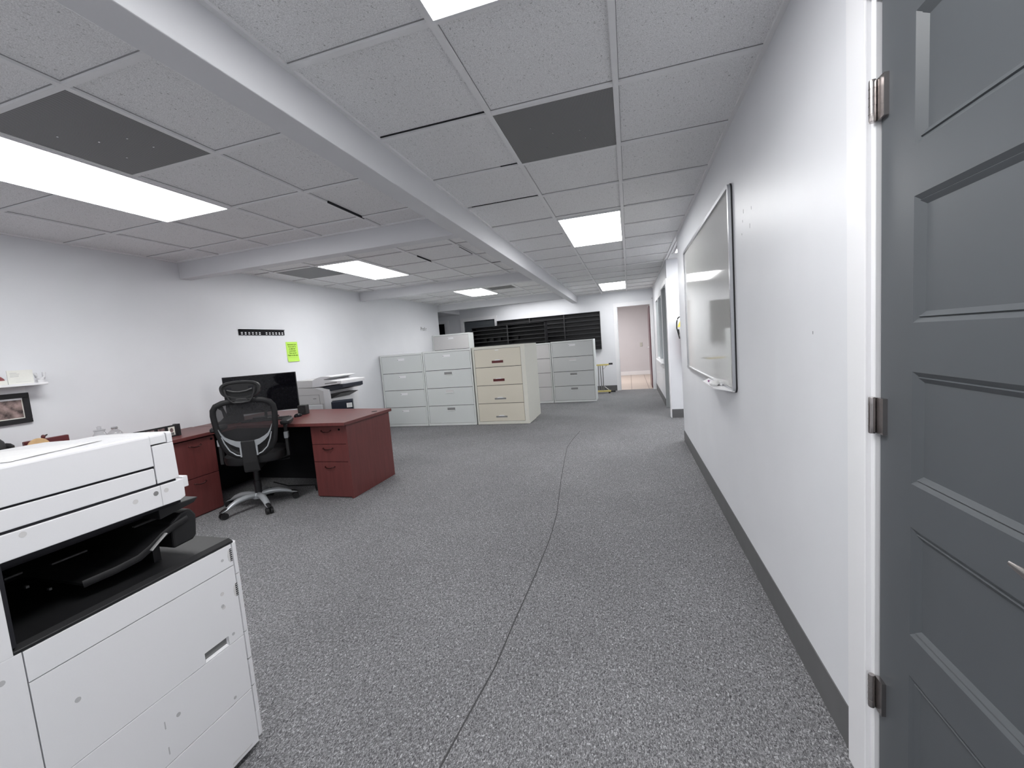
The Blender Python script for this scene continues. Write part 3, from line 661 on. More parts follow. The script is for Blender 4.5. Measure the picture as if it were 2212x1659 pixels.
B(-2.994, -2.990, 3.262, 3.78, 0.0, 0.712).build('pedestal_side_shade', 'black', DK)  # thin black sheet added on the pedestal as kneehole shade
mb = B(-2.99, -2.975, 3.258, 3.80, 0.0, 0.712); mb.box(-2.975, -2.60, 3.72, 3.735, 0, 0.712); mb.box(-2.975, -2.60, 3.262, 3.72, 0.0, 0.02); mb.build('pedestal', 'wood', DK)
def drawer(parent, ax, u0, u1, z0, z1, face, uh, zh, lock=None):
    if ax == 'x':
        d = B(u0, u1, face, face+0.018, z0, z1).build('drawer', 'wood', parent, bevel=0.0015)
        P = lambda u, o_, z: (u, face-o_, z)
    else:
        d = B(face-0.018, face, u0, u1, z0, z1).build('drawer', 'wood', parent, bevel=0.0015)
        P = lambda u, o_, z: (face+o_, u, z)
    MB().tube([P(uh-0.055, 0, zh+0.006), P(uh-0.05, 0.012, zh+0.004), P(uh-0.02, 0.022, zh-0.006), P(uh+0.02, 0.022, zh-0.006), P(uh+0.05, 0.012, zh+0.004), P(uh+0.055, 0, zh+0.006)], 0.005, 10).build('drawer_pull', 'pullm', d, smooth=True)
    if lock:
        MB().lathe([(0.010, 0.004 if ax == 'y' else -0.004), (0.010, 0)], P(lock[0], 0, lock[1]), 12, 'x' if ax == 'y' else 'y').build('lock', 'blackg', d)
for (z1, z0, zh) in ((0.700, 0.526, 0.652), (0.521, 0.355, 0.482), (0.350, 0.012, 0.301)):
    drawer(DK, 'x', -2.986, -2.602, z0, z1, 3.24, -2.808, zh, (-2.661, 0.665) if z1 == 0.700 else None)
MB().lathe([(0.028, 0.742), (0.030, 0.745), (0.022, 0.7455)], (-2.63, 3.775, 0), 16).build('cable_grommet', 'blackm', DK)
# credenza along the left wall
CR = thing('credenza', 'low mahogany credenza along the left wall, partly behind the big white copier', 'credenza', (0, 0, 0))
B(-4.415, -3.80, 1.30, 3.165, 0.712, 0.742).build('top', 'wood', CR, bevel=0.003)
mb = B(-4.36, -3.842, 2.925, 2.942, 0, 0.712); mb.box(-4.36, -3.842, 2.42, 2.437, 0, 0.712); mb.box(-4.36, -4.345, 2.437, 2.925, 0, 0.712); mb.box(-4.345, -3.842, 2.437, 2.925, 0, 0.02)
mb.build('pedestal', 'wood', CR)
mb = B(-4.36, -4.34, 1.32, 2.42, 0.1, 0.712); mb.box(-4.36, -4.34, 2.942, 3.16, 0.0, 0.712); mb.box(-4.36, -3.86, 2.942, 2.947, 0.0, 0.712); mb.build('back_panel_shade', 'black', CR)  # back panel and added sheets coloured black as shade under the top
B(-4.36, -3.83, 1.30, 1.32, 0, 0.712).build('end_panel', 'wood', CR)
drawer(CR, 'y', 2.425, 2.938, 0.358, 0.700, -3.822, 2.75, 0.642, (2.907, 0.672))
drawer(CR, 'y', 2.425, 2.938, 0.012, 0.352, -3.822, 2.75, 0.300)
for (yy, rz) in ((0, 0),):
    pass
# cables under the desk
cb = MB().tube([(-3.9, 3.6, 0.012), (-3.6, 3.5, 0.010), (-3.3, 3.55, 0.008), (-3.15, 3.40, 0.008), (-3.05, 3.52, 0.01), (-3.25, 3.65, 0.01)], 0.006, 8)
tag(cb.build('power_cable', 'blackm', smooth=True), 'black cable lying on the carpet under the desk', 'cable')

# desk things ------------------------------------------------
mo = thing('monitor', 'large black flat monitor on the desk behind the office chair', 'monitor', (-3.905, 3.60,0.7435), math.atan2(0.40, 0.586))
B(-0.355, 0.355, 0.0, 0.03, 0.062, 0.478).build('housing', 'black', mo, bevel=0.003)
B(-0.349, 0.349, -0.0012, 0.0, 0.070, 0.472).build('screen', 'blackg', mo)
MB().tube([(0, 0.05, 0.30), (0, 0.07, 0.06), (0, 0.06, 0.012)], [(0.03, 0.012), (0.03, 0.012), (0.04, 0.014)], 12).build('stand', 'black', mo, smooth=True)
MB().loft([[(0.13*math.cos(a), 0.05+0.09*math.sin(a), z) for a in [2*PI*k/24 for k in range(24)]] for z in (0, 0.012)]).build('stand_base', 'black', mo)
B(-0.352, 0.352, -0.003, 0.0, 0.062, 0.070).build('bezel', 'dark', mo)
kb = thing('keyboard', 'black keyboard in front of the monitor', 'keyboard', (-3.70, 3.43, 0.7435), 0.40)
B(-0.22, 0.22, -0.07, 0.07, 0, 0.016).build('base', 'dark', kb, bevel=0.004)
mb = MB()
for r_ in range(5):
    for c_ in range(18): mb.box(-0.21+c_*0.0233, -0.191+c_*0.0233, -0.058+r_*0.0235, -0.039+r_*0.0235, 0.016, 0.021)
mb.build('keys', 'black', kb)
ms = MB().loft([[(-3.455+r*0.030*math.cos(a), 3.60+r*0.05*math.sin(a), 0.742+z) for a in [2*PI*k/18 for k in range(18)]] for r, z in ((0.95, 0), (1, 0.012), (0.85, 0.026), (0.5, 0.034), (0.1, 0.036))])
tag(ms.build('computer_mouse', 'blackg', smooth=True), 'shiny black mouse on the desk beside the keyboard', 'mouse')
sk = thing('desk_speaker', 'small black cube speaker on the desk right of the monitor', 'speaker', (-3.525, 3.76, 0.742), 0.3)
B(-0.045, 0.045, -0.045, 0.045, 0, 0.105).build('box', 'blackm', sk, bevel=0.008)
MB().lathe([(0.034, -0.047), (0.030, -0.045)], (0, 0, 0.055), 20, 'y').build('cone', 'dark', sk)
ph = thing('desk_phone', 'black desk phone with a raised handset seen left of the chair back', 'phone', (-4.06, 3.33, 0.7435), 0.5)
MB().prism([(-0.09, 0), (0.09, 0), (0.09, 0.07), (-0.09, 0.02)], -0.09, 0.09, 'x').build('base', 'black', ph, bevel=0.005)
MB().tube([(-0.07, 0.06, 0.06), (-0.075, 0.03, 0.13), (-0.07, -0.02, 0.17), (-0.06, -0.05, 0.17)], [(0.022, 0.02), (0.015, 0.014), (0.018, 0.015), (0.024, 0.02)], 12).build('handset', 'black', ph, smooth=True)
wl = thing('adapter', 'small device with a bright white face under the monitor', 'device', (-3.78, 3.55, 0.742), 0.6)
B(-0.035, 0.035, -0.02, 0.02, 0, 0.028).build('case', 'black', wl, bevel=0.003)
B(-0.02, 0.02, -0.0215, -0.02, 0.012, 0.020).build('white_face', 'trim', wl)

# credenza things
def jar(x, y, r, h, label, ball):
    t = thing('glass_jar', label, 'jar', (x, y, 0.742), 0, 'glass jars on the credenza')
    if ball:
        pr = [(0.03, 0), (0.04, 0.006), (0.024, 0.05)]+[(r*math.sin(a), 0.05+r-r*math.cos(a)) for a in [0.5+0.24*k for k in range(9)]]+[(0.018, 0.05+2*r), (0.020, 0.05+2*r+0.006)]
    else: pr = [(r*0.9, 0), (r, 0.01), (r, h*0.62), (r*0.72, h*0.72), (r*0.72, h*0.78), (r*0.8, h*0.80)]
    MB().lathe(pr, (0, 0, 0), 24).build('bowl', 'glass', t, smooth=True)
    zt = pr[-1][1]
    if ball: MB().lathe([(0.022, zt), (0.024, zt+0.004), (0.020, zt+0.016)], (0, 0, 0), 20).build('lid', 'chrome', t, smooth=True)
    else:
        MB().lathe([(r*0.82, zt), (r*0.82, zt+0.008), (r*0.3, zt+0.014), (r*0.35, zt+0.03), (r*0.15, zt+0.036)], (0, 0, 0), 20).build('lid', 'glass', t, smooth=True)
jar(-4.1, 2.235, 0.045, 0.20, 'squat clear glass jar with a lid behind the copier lid', False)
jar(-4.1, 2.335, 0.050, 0, 'round clear glass globe jar with a silver cap next to the squat jar', True)
ffr = thing('photo_frame_row', 'row of hinged small black photo frames standing on the credenza', 'photo frame', (-4.0, 2.56, 0.742))
for k in range(5):
    yy = -0.20+0.083*k
    off = 0.012*(1 if k % 2 else -1)
    fo = B(-0.008+off*0, 0.008, yy-0.039, yy+0.039, 0, 0.106).build('frame', 'black', ffr, bevel=0.002)
    B(0.008, 0.0092, yy-0.027, yy+0.027, 0.016, 0.092).build('photo', 'face' if k < 4 else 'mat', fo)
    if k == 4:
        MB().loft([[(0.0092+zz_, yy+0.014*r*math.cos(a), 0.062+0.02*r*math.sin(a)) for a in [2*PI*j/16 for j in range(16)]] for r, zz_ in ((1, 0), (1, 0.0006))]).build('portrait', 'face', fo)
        B(0.0092, 0.0098, yy-0.02, yy+0.018, 0.018, 0.040).build('portrait', 'greyink', fo)
B(-0.05, 0.01, 0.185, 0.21, 0, 0.108).build('end_frame', 'black', ffr, bevel=0.002)
np_ = thing('maroon_box', 'maroon long box standing on the credenza above the copier lid', 'box', (-4.13, 1.935, 0.742))
B(-0.015, 0.015, -0.122, 0.122, 0, 0.173).build('shell', 'maroon', np_, bevel=0.006)
tag(MB().lathe([(0.058, -4.105), (0.060, -4.103), (0.060, -4.092), (0.058, -4.09)], (0, 1.875, 0.742+0.125), 32, 'x').box(-4.107, -4.088, 1.855, 1.895, 0.742, 0.80).build('wooden_disc', 'tan'), 'tan wooden disc standing in front of the maroon box', 'disc')
fi = thing('figurine', 'tiny dark figurine perched on top of the maroon box', 'figurine', (-4.13, 1.925, 0.915))
MB().loft([[(0.010*r*math.cos(a), 0.013*r*math.sin(a)-0.004, z) for a in [2*PI*k/12 for k in range(12)]] for r, z in ((0.5, 0), (0.9, 0.006), (1, 0.014), (0.7, 0.024), (0.2, 0.028))]).build('body', 'maroon', fi, smooth=True)
MB().tube([(0, 0.004, 0.018), (0, 0.016, 0.022), (0, 0.020, 0.027)], [0.006, 0.005, 0.002], 8).build('head', 'dark', fi, smooth=True)
tag(B(-4.14, -4.09, 1.765, 1.81, 0.742, 0.888).build('purple_packet', 'purple', bevel=0.01), 'small purple packet at the left of the maroon box', 'packet')
hc = thing('cap', 'black rounded cap at the left edge of the photo on the credenza', 'cap', (-4.1, 1.62, 0.80))
MB().loft([[(0.10*r*math.cos(a), 0.095*r*math.sin(a), z) for a in [2*PI*k/24 for k in range(24)]] for r, z in ((1, 0.0), (1, 0.10), (0.9, 0.145), (0.68, 0.175), (0.35, 0.193), (0.05, 0.198))]).build('crown', 'blackm', hc, smooth=True)
MB().loft([[(0.06*r*math.cos(a), 0.10+0.028*r*math.sin(a), z) for a in [2*PI*k/16 for k in range(16)]] for r, z in ((1, 0.06), (1, 0.11), (0.6, 0.125), (0.1, 0.13))]).build('peak', 'blackm', hc, smooth=True)
tag(B(-4.2, -4.0, 1.55, 1.72, 0.742, 0.80).build('document_tray', 'blackm', bevel=0.004), 'black tray under the cap on the credenza', 'tray')

# second copier behind the desk
c2 = thing('copier', 'white office copier in the corner behind the desk, beside the monitor', 'copier', (0, 0, 0))
YC = 4.60
def PX(poly, y0, y1, name, m, bev=0.004, par=None): return MB().prism(poly, y0, y1, 'y').build(name, m, par or c2, bevel=bev)
PX([(-4.40, 0.03), (-3.955, 0.03), (-3.951, 0.919), (-4.108, 0.960), (-4.40, 0.972)], YC, YC+0.6, 'body', 'whiteg')
PX([(-3.956, 0.03), (-3.866, 0.03), (-3.857, 0.93), (-4.011, 0.964), (-4.10, 0.964), (-3.952, 0.912)], YC-0.004, YC+0.6, 'front_cover', 'white')
PX([(-4.38, 0.972), (-4.12, 0.966), (-4.112, 1.063), (-4.13, 1.068), (-4.38, 1.072)], YC, YC+0.58, 'scanner', 'whiteg', 0.008)
PX([(-4.12, 0.967), (-3.995, 0.974), (-3.652, 1.003), (-3.65, 1.040), (-3.744, 1.043), (-3.80, 1.050), (-3.922, 1.064), (-3.79, 1.100), (-3.85, 1.108), (-3.956, 1.110), (-4.052, 1.088), (-4.108, 1.066)], YC-0.006, YC+0.5, 'document_feeder', 'white', 0.004)
B(-3.91, -3.72, YC-0.008, YC-0.005, 1.012, 1.024, rot=Matrix.Rotation(-0.06, 3, 'Y')).build('feeder_slot', 'grey', c2)
PX([(-3.981, 0.964), (-3.653, 0.994), (-3.654, 0.943), (-3.702, 0.926), (-3.853, 0.908)], YC+0.01, YC+0.45, 'control_panel', 'navy')
PX([(-3.86, 0.873), (-3.70, 0.870), (-3.86, 0.805)], YC+0.02, YC+0.40, 'output_tray', 'dark', 0.002)
mb = B(-4.36, -4.025, YC-0.003, YC+0.001, 0.866, 0.870); mb.box(-4.029, -4.025, YC-0.003, YC+0.001, 0.744, 0.87); mb.box(-4.36, -3.965, YC-0.003, YC+0.001, 0.738, 0.742)
mb.box(-4.13, -4.08, YC-0.003, YC+0.001, 0.812, 0.822); mb.box(-4.12, -4.07, YC-0.012, YC, 0.700, 0.715)
mb.build('panel_seams', 'grey', c2)
B(-4.25, -3.985, YC-0.018, YC+0.001, 0.60, 0.735).build('bypass_tray', 'white', c2, bevel=0.006)
B(-4.38, -3.9, YC+0.03, YC+0.57, 0, 0.03).build('base', 'grey', c2)
tb = thing('storage_box', 'navy box with a white label beside the far copier', 'box', (-3.60, 4.50, 0), math.radians(35))
B(-0.13, 0.13, 0, 0.20, 0, 0.783).build('box', 'navy', tb, bevel=0.006)
bl = B(0.052, 0.118, -0.002, 0.001, 0.692, 0.75).build('label', 'paper', tb)
mb = MB()
for k in range(3): mb.box(0.062, 0.108, -0.0026, -0.0019, 0.705+0.014*k, 0.709+0.014*k)
mb.build('label_print', 'faint', bl)

# ------------------------------------------------------------------ office chair
ch = thing('office_chair', 'black mesh office chair with headrest and silver five-star base at the desk', 'office chair', (-3.396, 2.993, 0), math.atan2(0.573, 0.8195))
def SE(cx, cy, a, b, z, p=3.0, n=36, tilt=0.0):
    out = []
    for k in range(n):
        t_ = 2*PI*k/n; c, s_ = math.cos(t_), math.sin(t_)
        x = a*abs(c)**(2/p)*(1 if c >= 0 else -1); y_ = b*abs(s_)**(2/p)*(1 if s_ >= 0 else -1)
        out.append((cx+x, cy+y_, z+tilt*y_))
    return out
MB().loft([SE(0, 0.04, 0.20, 0.20, 0.440), SE(0, 0.04, 0.245, 0.235, 0.455), SE(0, 0.04, 0.255, 0.245, 0.49), SE(0, 0.04, 0.25, 0.24, 0.525), SE(0, 0.04, 0.21, 0.20, 0.545)]).build('seat', 'blackm', ch, smooth=True)
# back: lean slightly, in the plane y = yb(z)
def yb(z): return -0.19-0.05*(z-0.5)/0.5
def bx(t, z, o=0): return (t, yb(z)+o-0.045*(1-(t/0.25)**2)*0.0+0.16*t*t, z)
half = [(0.0, 1.040), (0.08, 1.036), (0.16, 1.024), (0.215, 1.002), (0.240, 0.965), (0.245, 0.92), (0.242, 0.86), (0.235, 0.79), (0.222, 0.72), (0.20, 0.65), (0.165, 0.59), (0.11, 0.55), (0.05, 0.535)]
outl = half+[(0, 0.533)]+[(-x, z) for x, z in half[::-1][:-1]]
fr = [bx(x*0.955, 0.535+(z-0.535)*0.985+0.004) for x, z in outl]
MB().tube(fr, [(0.024 if z > 0.7 else 0.034, 0.013) for x, z in outl], 10, closed=True, ref=Vector((0, 1, 0))).build('back_frame', 'blackm', ch, smooth=True)
mb = MB(); rows = []
for z in [0.545+k*(1.025-0.545)/14 for k in range(15)]:
    zs = [(x, zz_) for x, zz_ in half]
    for (xa, za), (xb_, zb_) in zip(zs, zs[1:]):
        if zb_ <= z <= za: wd_ = xa+(xb_-xa)*(za-z)/(za-zb_+1e-9)
    rows.append([bx(wd_*0.93*(-1+2*j/10), z, 0.005) for j in range(11)])
for a_, b_ in zip(rows, rows[1:]):
    for j in range(10): mb.quad(a_[j], a_[j+1], b_[j+1], b_[j])
mb.build('back_mesh', 'meshf', ch, smooth=True)
# headrest: rounded cushion shell with bracket
def hx(t, z, o=0): return (t, yb(z)+o+0.25*t*t, z)
def hring(sx, sz, o, n=40):
    out = []
    for k in range(n):
        a_ = 2*PI*k/n; c, s_ = math.cos(a_), math.sin(a_)
        x = 0.155*sx*abs(c)**0.75*(1 if c >= 0 else -1); z = 0.082*sz*abs(s_)**0.8*(1 if s_ >= 0 else -1)
        x *= (1+0.12*s_)
        out.append(hx(x, 1.123+z, o))
    return out
MB().loft([hring(0.80, 0.70, -0.004), hring(0.86, 0.78, -0.012), hring(0.97, 0.95, -0.012), hring(1, 1, 0.006), hring(0.93, 0.9, 0.028), hring(0.6, 0.55, 0.036)]).build('headrest', 'dark', ch, smooth=True)
mb = MB()
for sx in (-1, 1): mb.loft([[hx(sx*(0.085+0.03*math.cos(a_)), 1.138+0.022*math.sin(a_), o) for a_ in [PI/4+PI/2*k for k in range(4)]] for o in (-0.0055, -0.001)])
mb.build('headrest_slots', 'slot', ch)
MB().tube([hx(-0.112, 1.140, -0.022), hx(-0.108, 1.10, -0.028), hx(-0.085, 1.045, -0.030), hx(-0.062, 1.020, -0.028), hx(0, 1.014, -0.026), hx(0.062, 1.020, -0.028), hx(0.085, 1.045, -0.030), hx(0.108, 1.10, -0.028), hx(0.112, 1.140, -0.022)], [(0.008, 0.006)]*9, 10, ref=Vector((0, 1, 0))).build('headrest_bracket', 'dark', ch, smooth=True)
MB().tube([hx(-0.095, 1.128, -0.012), hx(-0.05, 1.112, -0.022), hx(0, 1.107, -0.026), hx(0.05, 1.112, -0.022), hx(0.095, 1.128, -0.012)], [(0.010, 0.008)]*5, 10, ref=Vector((0, 1, 0))).build('headrest_pivot', 'dark', ch, smooth=True)
MB().prism([(-0.055, 1.02), (0.055, 1.02), (0.04, 1.052), (-0.04, 1.052)], yb(1.03)-0.02, yb(1.03)+0.01, 'y').build('headrest_mount', 'dark', ch, bevel=0.004)
# spine
MB().loft([[(x, y_, z) for x, y_ in ((-hw, yb(z)-0.052+dy), (hw, yb(z)-0.052+dy), (hw, yb(z)-0.018+dy), (-hw, yb(z)-0.018+dy))] for hw, z, dy in ((0.052, 0.675, 0), (0.054, 0.6, 0), (0.058, 0.48, 0.0), (0.062, 0.40, 0.01), (0.060, 0.385, 0.03))]).build('spine', 'dark', ch, bevel=0.006)
B(-0.05, 0.05, -0.19, 0.10, 0.385, 0.44).build('tilt_mechanism', 'black', ch, bevel=0.01)
# silver lumbar wings: outer arc and lower strut, one per side
for sx in (-1, 1):
    mb = MB()
    top_ = [(0.052, 0.672, 0.615), (0.09, 0.680, 0.632), (0.13, 0.70, 0.66), (0.165, 0.725, 0.695), (0.190, 0.765, 0.745), (0.204, 0.80, 0.795)]
    for (xa, u1, l1), (xb_, u2, l2) in zip(top_, top_[1:]):
        for o0, o1 in ((-0.040, -0.024),):
            mb.loft([[ (sx*xa, yb(u1)+o0+0.16*xa*xa, u1), (sx*xa, yb(u1)+o1+0.16*xa*xa, u1), (sx*xa, yb(l1)+o1+0.16*xa*xa, l1), (sx*xa, yb(l1)+o0+0.16*xa*xa, l1)],
                     [(sx*xb_, yb(u2)+o0+0.16*xb_*xb_, u2), (sx*xb_, yb(u2)+o1+0.16*xb_*xb_, u2), (sx*xb_, yb(l2)+o1+0.16*xb_*xb_, l2), (sx*xb_, yb(l2)+o0+0.16*xb_*xb_, l2)]])
    mb.box(min(sx*0.05, sx*0.068), max(sx*0.05, sx*0.068), yb(0.6)-0.040, yb(0.6)-0.024, 0.535, 0.66)
    mb.tube([(sx*0.06, yb(0.54)-0.032, 0.541), (sx*0.10, yb(0.56)-0.032, 0.556), (sx*0.145, yb(0.6)-0.03, 0.60), (sx*0.175, yb(0.66)-0.028, 0.67), (sx*0.19, yb(0.7)-0.026, 0.73)], 0.0055, 8, ref=Vector((0, 1, 0)))
    mb.build('lumbar_wing', 'silver', ch, smooth=True)
# arms
for sx in (-1, 1):
    X = sx*0.268
    ar = B(X-0.014, X+0.014, -0.055, -0.005, 0.455, 0.64).build('arm_post', 'dark', ch, bevel=0.006)
    B(X-0.018, X+0.018, -0.062, 0.002, 0.622, 0.684).build('arm_collar', 'silver', ch, bevel=0.006)
    B(X-0.014, X+0.014, -0.052, -0.008, 0.684, 0.765).build('arm_post', 'black', ch, bevel=0.004)
    MB().loft([SE(X+sx*0.01, 0.02, 0.040, 0.125, 0.760, 4), SE(X+sx*0.01, 0.02, 0.046, 0.135, 0.772, 4), SE(X+sx*0.01, 0.02, 0.045, 0.133, 0.790, 4), SE(X+sx*0.01, 0.02, 0.034, 0.12, 0.800, 4)]).build('armrest_pad', 'blackm', ch, smooth=True)
    MB().tube([(X, -0.03, 0.47), (sx*0.20, 0.0, 0.448), (sx*0.10, 0.03, 0.436)], [(0.012, 0.02)]*3, 10).build('arm_bracket', 'dark', ch, smooth=True)
MB().lathe([(0.030, 0.10), (0.030, 0.25), (0.024, 0.252), (0.024, 0.40)], (-0.028, 0, 0), 20).build('gas_lift', 'black', ch, smooth=True)
MB().tube([(0.10, 0.02, 0.42), (0.20, 0.03, 0.41), (0.26, 0.03, 0.415)], [0.005, 0.005, 0.009], 8).build('height_lever', 'black', ch, smooth=True)
bs = MB(); bs.lathe([(0.042, 0.085), (0.048, 0.10), (0.048, 0.125), (0.036, 0.14)], (-0.038, 0, 0), 24)
BX = -0.038
ANG = (222, 297, 14, 84, 153)
for ang in ANG:
    a_ = math.radians(ang); d = Vector((math.cos(a_), math.sin(a_), 0))
    pts = [(0.03, 0.118, 0.026, 0.026), (0.10, 0.126, 0.028, 0.026), (0.17, 0.120, 0.028, 0.024), (0.235, 0.100, 0.026, 0.018), (0.285, 0.074, 0.022, 0.010), (0.325, 0.064, 0.016, 0.005)]
    bs.tube([(d.x*r+BX, d.y*r, z) for r, z, _, _ in pts], [(w_, h_) for _, _, w_, h_ in pts], 12)
bs.build('star_base', 'silver', ch, smooth=True)
for ang in ANG:
    a_ = math.radians(ang); d = Vector((math.cos(a_), math.sin(a_), 0)); c = d*0.308+Vector((BX, 0, 0)); s_ = Vector((-d.y, d.x, 0))
    cs = MB()
    for q in (-1, 1):
        p0 = c+s_*q*0.006+Vector((0, 0, 0.029)); p1 = c+s_*q*0.028+Vector((0, 0, 0.029))
        cs.tube([p0, p1], 0.029, 18)
    cs.tube([c+Vector((0, 0, 0.025)), c+Vector((0, 0, 0.062))], 0.008, 8)
    cs.tube([c-d*0.03+Vector((0, 0, 0.088)), c-d*0.005+Vector((0, 0, 0.082)), c+d*0.028+Vector((0, 0, 0.066))], [(0.016, 0.006), (0.020, 0.007), (0.016, 0.004)], 10)
    cs.build('caster', 'blackm', ch, smooth=True)

# ------------------------------------------------------------------ big copier, near left
cpx = thing('copier', 'large white copier in the left foreground with a black open output bay', 'copier', (0, 0, 0))
XC, XB, Y0, Y1 = -1.30, -1.93, 0.30, 1.03
# body side: panels with real seams
def side_panel(name, y0, y1, z0, z1, th=0.012, holes=()):
    g_ = 0.0012
    return B(XC-th, XC, y0+g_, y1-g_, z0+g_, z1-g_)
B(XB, XC-0.010, Y0+0.005, Y1-0.034, 0.03, 0.735).build('chassis', 'grey', cpx)
pan = MB()
def P4(mb, y0, y1, z0, z1):
    g_ = 0.0011; mb.box(XC-0.012, XC, y0+g_, y1-g_, z0+g_, z1-g_)
P4(pan, 0.51, 1.003, 0.668, 0.742); pan.build('side_panel', 'white', cpx, bevel=0.001)
# main middle panel with handle recess cut out
pan = MB(); P4(pan, 0.51, 0.872, 0.4215, 0.668); P4(pan, 0.95, 1.003, 0.4215, 0.668)
pan.box(XC-0.012, XC, 0.8709, 0.9511, 0.4535, 0.6669); pan.build('side_panel', 'white', cpx)
pan = MB(); pan.box(XC-0.012, XC, 0.5111, 1.0019, 0.2265, 0.4204)
pan.build('side_panel', 'white', cpx, bevel=0.001)
pan = MB(); pan.box(XC-0.012, XC, 0.5111, 1.0019, 0.03, 0.2242); pan.build('side_panel', 'white', cpx, bevel=0.001)
pan = MB(); pan.box(XC-0.012, XC, Y0, 0.5089, 0.03, 0.742); pan.box(XC-0.46, XC, Y0, 0.497, 0.742, 0.955); pan.build('side_panel', 'white', cpx, bevel=0.001)
# handle recess
mb = MB(); mb.quad((XC-0.03, 0.872, 0.4215), (XC-0.03, 0.95, 0.4215), (XC-0.03, 0.95, 0.4535), (XC-0.03, 0.872, 0.4535))
mb.quad((XC-0.03, 0.872, 0.4365), (XC-0.03, 0.95, 0.4365), (XC, 0.95, 0.4225), (XC, 0.872, 0.4225)); mb.box(XC-0.03, XC-0.001, 0.872, 0.8725, 0.4215, 0.4535); mb.box(XC-0.03, XC-0.001, 0.9495, 0.95, 0.4215, 0.4535); mb.box(XC-0.03, XC-0.001, 0.872, 0.95, 0.453, 0.4535)
mb.build('handle_recess', 'white', cpx)
# front cover strip: sections wrapping round the front corner
B(XB+0.01, XC-0.008, 0.996, 1.020, 0.045, 0.735).build('front_core', 'slot', cpx)
segz = [0.742, 0.634, 0.428, 0.33, 0.232, 0.137, 0.04]
for k in range(6):
    z1, z0 = segz[k]-(0.0035 if k in (2, 3, 4) else 0.0012), segz[k+1]+0.0012
    pl = [(XC-0.004, 1.0055), (XC, 1.0065), (XC-0.002, 1.020), (XC-0.012, 1.028), (XC-0.03, 1.030), (XB, 1.030), (XB, 0.998), (XC-0.02, 0.998)]
    if k == 5:
        MB().prism(pl, z0, z1, 'z').build('drawer_front', 'white', cpx, bevel=0.004)
    else: MB().prism(pl, z0, z1, 'z').build('drawer_front' if k > 0 else 'front_cover', 'white', cpx)
# vents, screws, slots
mb = MB()
for (zc, yc) in ((0.706, 0.997), (0.584, 1.000)):
    mb.box(XC-0.0115, XC+0.0006, yc-0.003, yc+0.0045, zc-0.021, zc+0.021)
mb.build('vent_recess', 'slot', cpx)
mb = MB()
for (zc, yc) in ((0.706, 0.997), (0.584, 1.000)): mb.prism([(yc-0.003, zc-0.024), (yc-0.003, zc+0.022), (yc-0.008, zc+0.016), (yc-0.011, zc), (yc-0.009, zc-0.016)], XC-0.001, XC+0.0005, 'x')
mb.build('vent_scoop', 'whiteg', cpx)
mb = MB()
for (zc, yc) in ((0.706, 0.997), (0.584, 1.000)):
    for k in range(6): mb.box(XC, XC+0.0012, yc-0.002, yc+0.0045, zc-0.018+0.0068*k, zc-0.0160+0.0068*k)
mb.build('vent_fins', 'whiteg', cpx)
mb = MB()
for (yc, zc, r_) in ((0.473, 0.699, 0.006), (0.581, 0.565, 0.006), (0.778, 0.34, 0.006), (0.967, 0.702, 0.0045), (0.947, 0.559, 0.0055), (0.968, 0.449, 0.005), (0.943, 0.244, 0.005)):
    mb.lathe([(r_, -0.0002), (r_, 0.0006)], (XC, yc, zc), 14, 'x')
for (yc, zc) in ((0.742, 0.34), (0.742, 0.263)): mb.box(XC-0.001, XC+0.0006, yc-0.0013, yc+0.0013, zc-0.011, zc+0.011)
mb.build('screw_recesses', 'faint', cpx)
mb = MB()
for (yc, zc, r_) in ((0.951, 0.598, 0.006), (0.95, 0.553, 0.006)):
    mb.lathe([(r_, -0.0002), (r_, 0.0005)], (XC, yc, zc), 14, 'x')
mb.build('screw_caps', 'whiteg', cpx)
mb = MB().prism([(0.905, 0.04), (0.975, 0.04), (0.978, 0.046), (0.905, 0.046)], XC-0.005, XC+0.0005, 'x'); mb.build('kick_trim', 'whiteg', cpx)
B(XB+0.02, XC-0.03, Y0+0.02, Y1-0.05, 0.0, 0.03).build('base', 'slot', cpx)
# output bay: floor lip, back, side
mb = MB().prism([(XC, 0.742), (XC, 0.749), (XC-0.016, 0.757), (XC-0.55, 0.757), (XC-0.55, 0.742)], 0.497, 1.012, 'y')
mb.build('bay_floor', 'blackm', cpx, bevel=0.002)
mb = B(XC-0.50, XC-0.45, 0.497, 0.98, 0.757, 0.945); mb.box(XC-0.45, XC-0.003, 0.495, 0.505, 0.757, 0.945); mb.build('bay_lining', 'slot', cpx)
mb = B(XC-0.45, XC-0.10, 0.505, 0.885, 0.90, 0.944); mb.box(XC-0.10, XC-0.02, 0.505, 0.885, 0.930, 0.944); mb.build('bay_roof', 'slot', cpx)
for (y0, y1, z0, z1) in ((0.54, 0.57, 0.880, 0.884), (0.62, 0.69, 0.872, 0.876), (0.80, 0.86, 0.885, 0.889)): B(XC-0.10, XC-0.09, y0, y1, z0, z1).build('bay_roller', 'dark', cpx)
for (y0, z0) in ((0.72, 0.885), (0.76, 0.893)): B(XC-0.16, XC-0.15, y0, y0+0.022, z0, z0+0.012).build('bay_roller', 'grey', cpx)
for (y0, z0) in ((0.62, 0.80), (0.66, 0.77), (0.80, 0.79)): B(XC-0.22, XC-0.21, y0, y0+0.006, z0, z0+0.006).build('bay_roller', 'grey', cpx)

B(XC-0.449, XC-0.44, 0.54, 0.62, 0.79, 0.83).build('bay_sticker', 'navy', cpx)
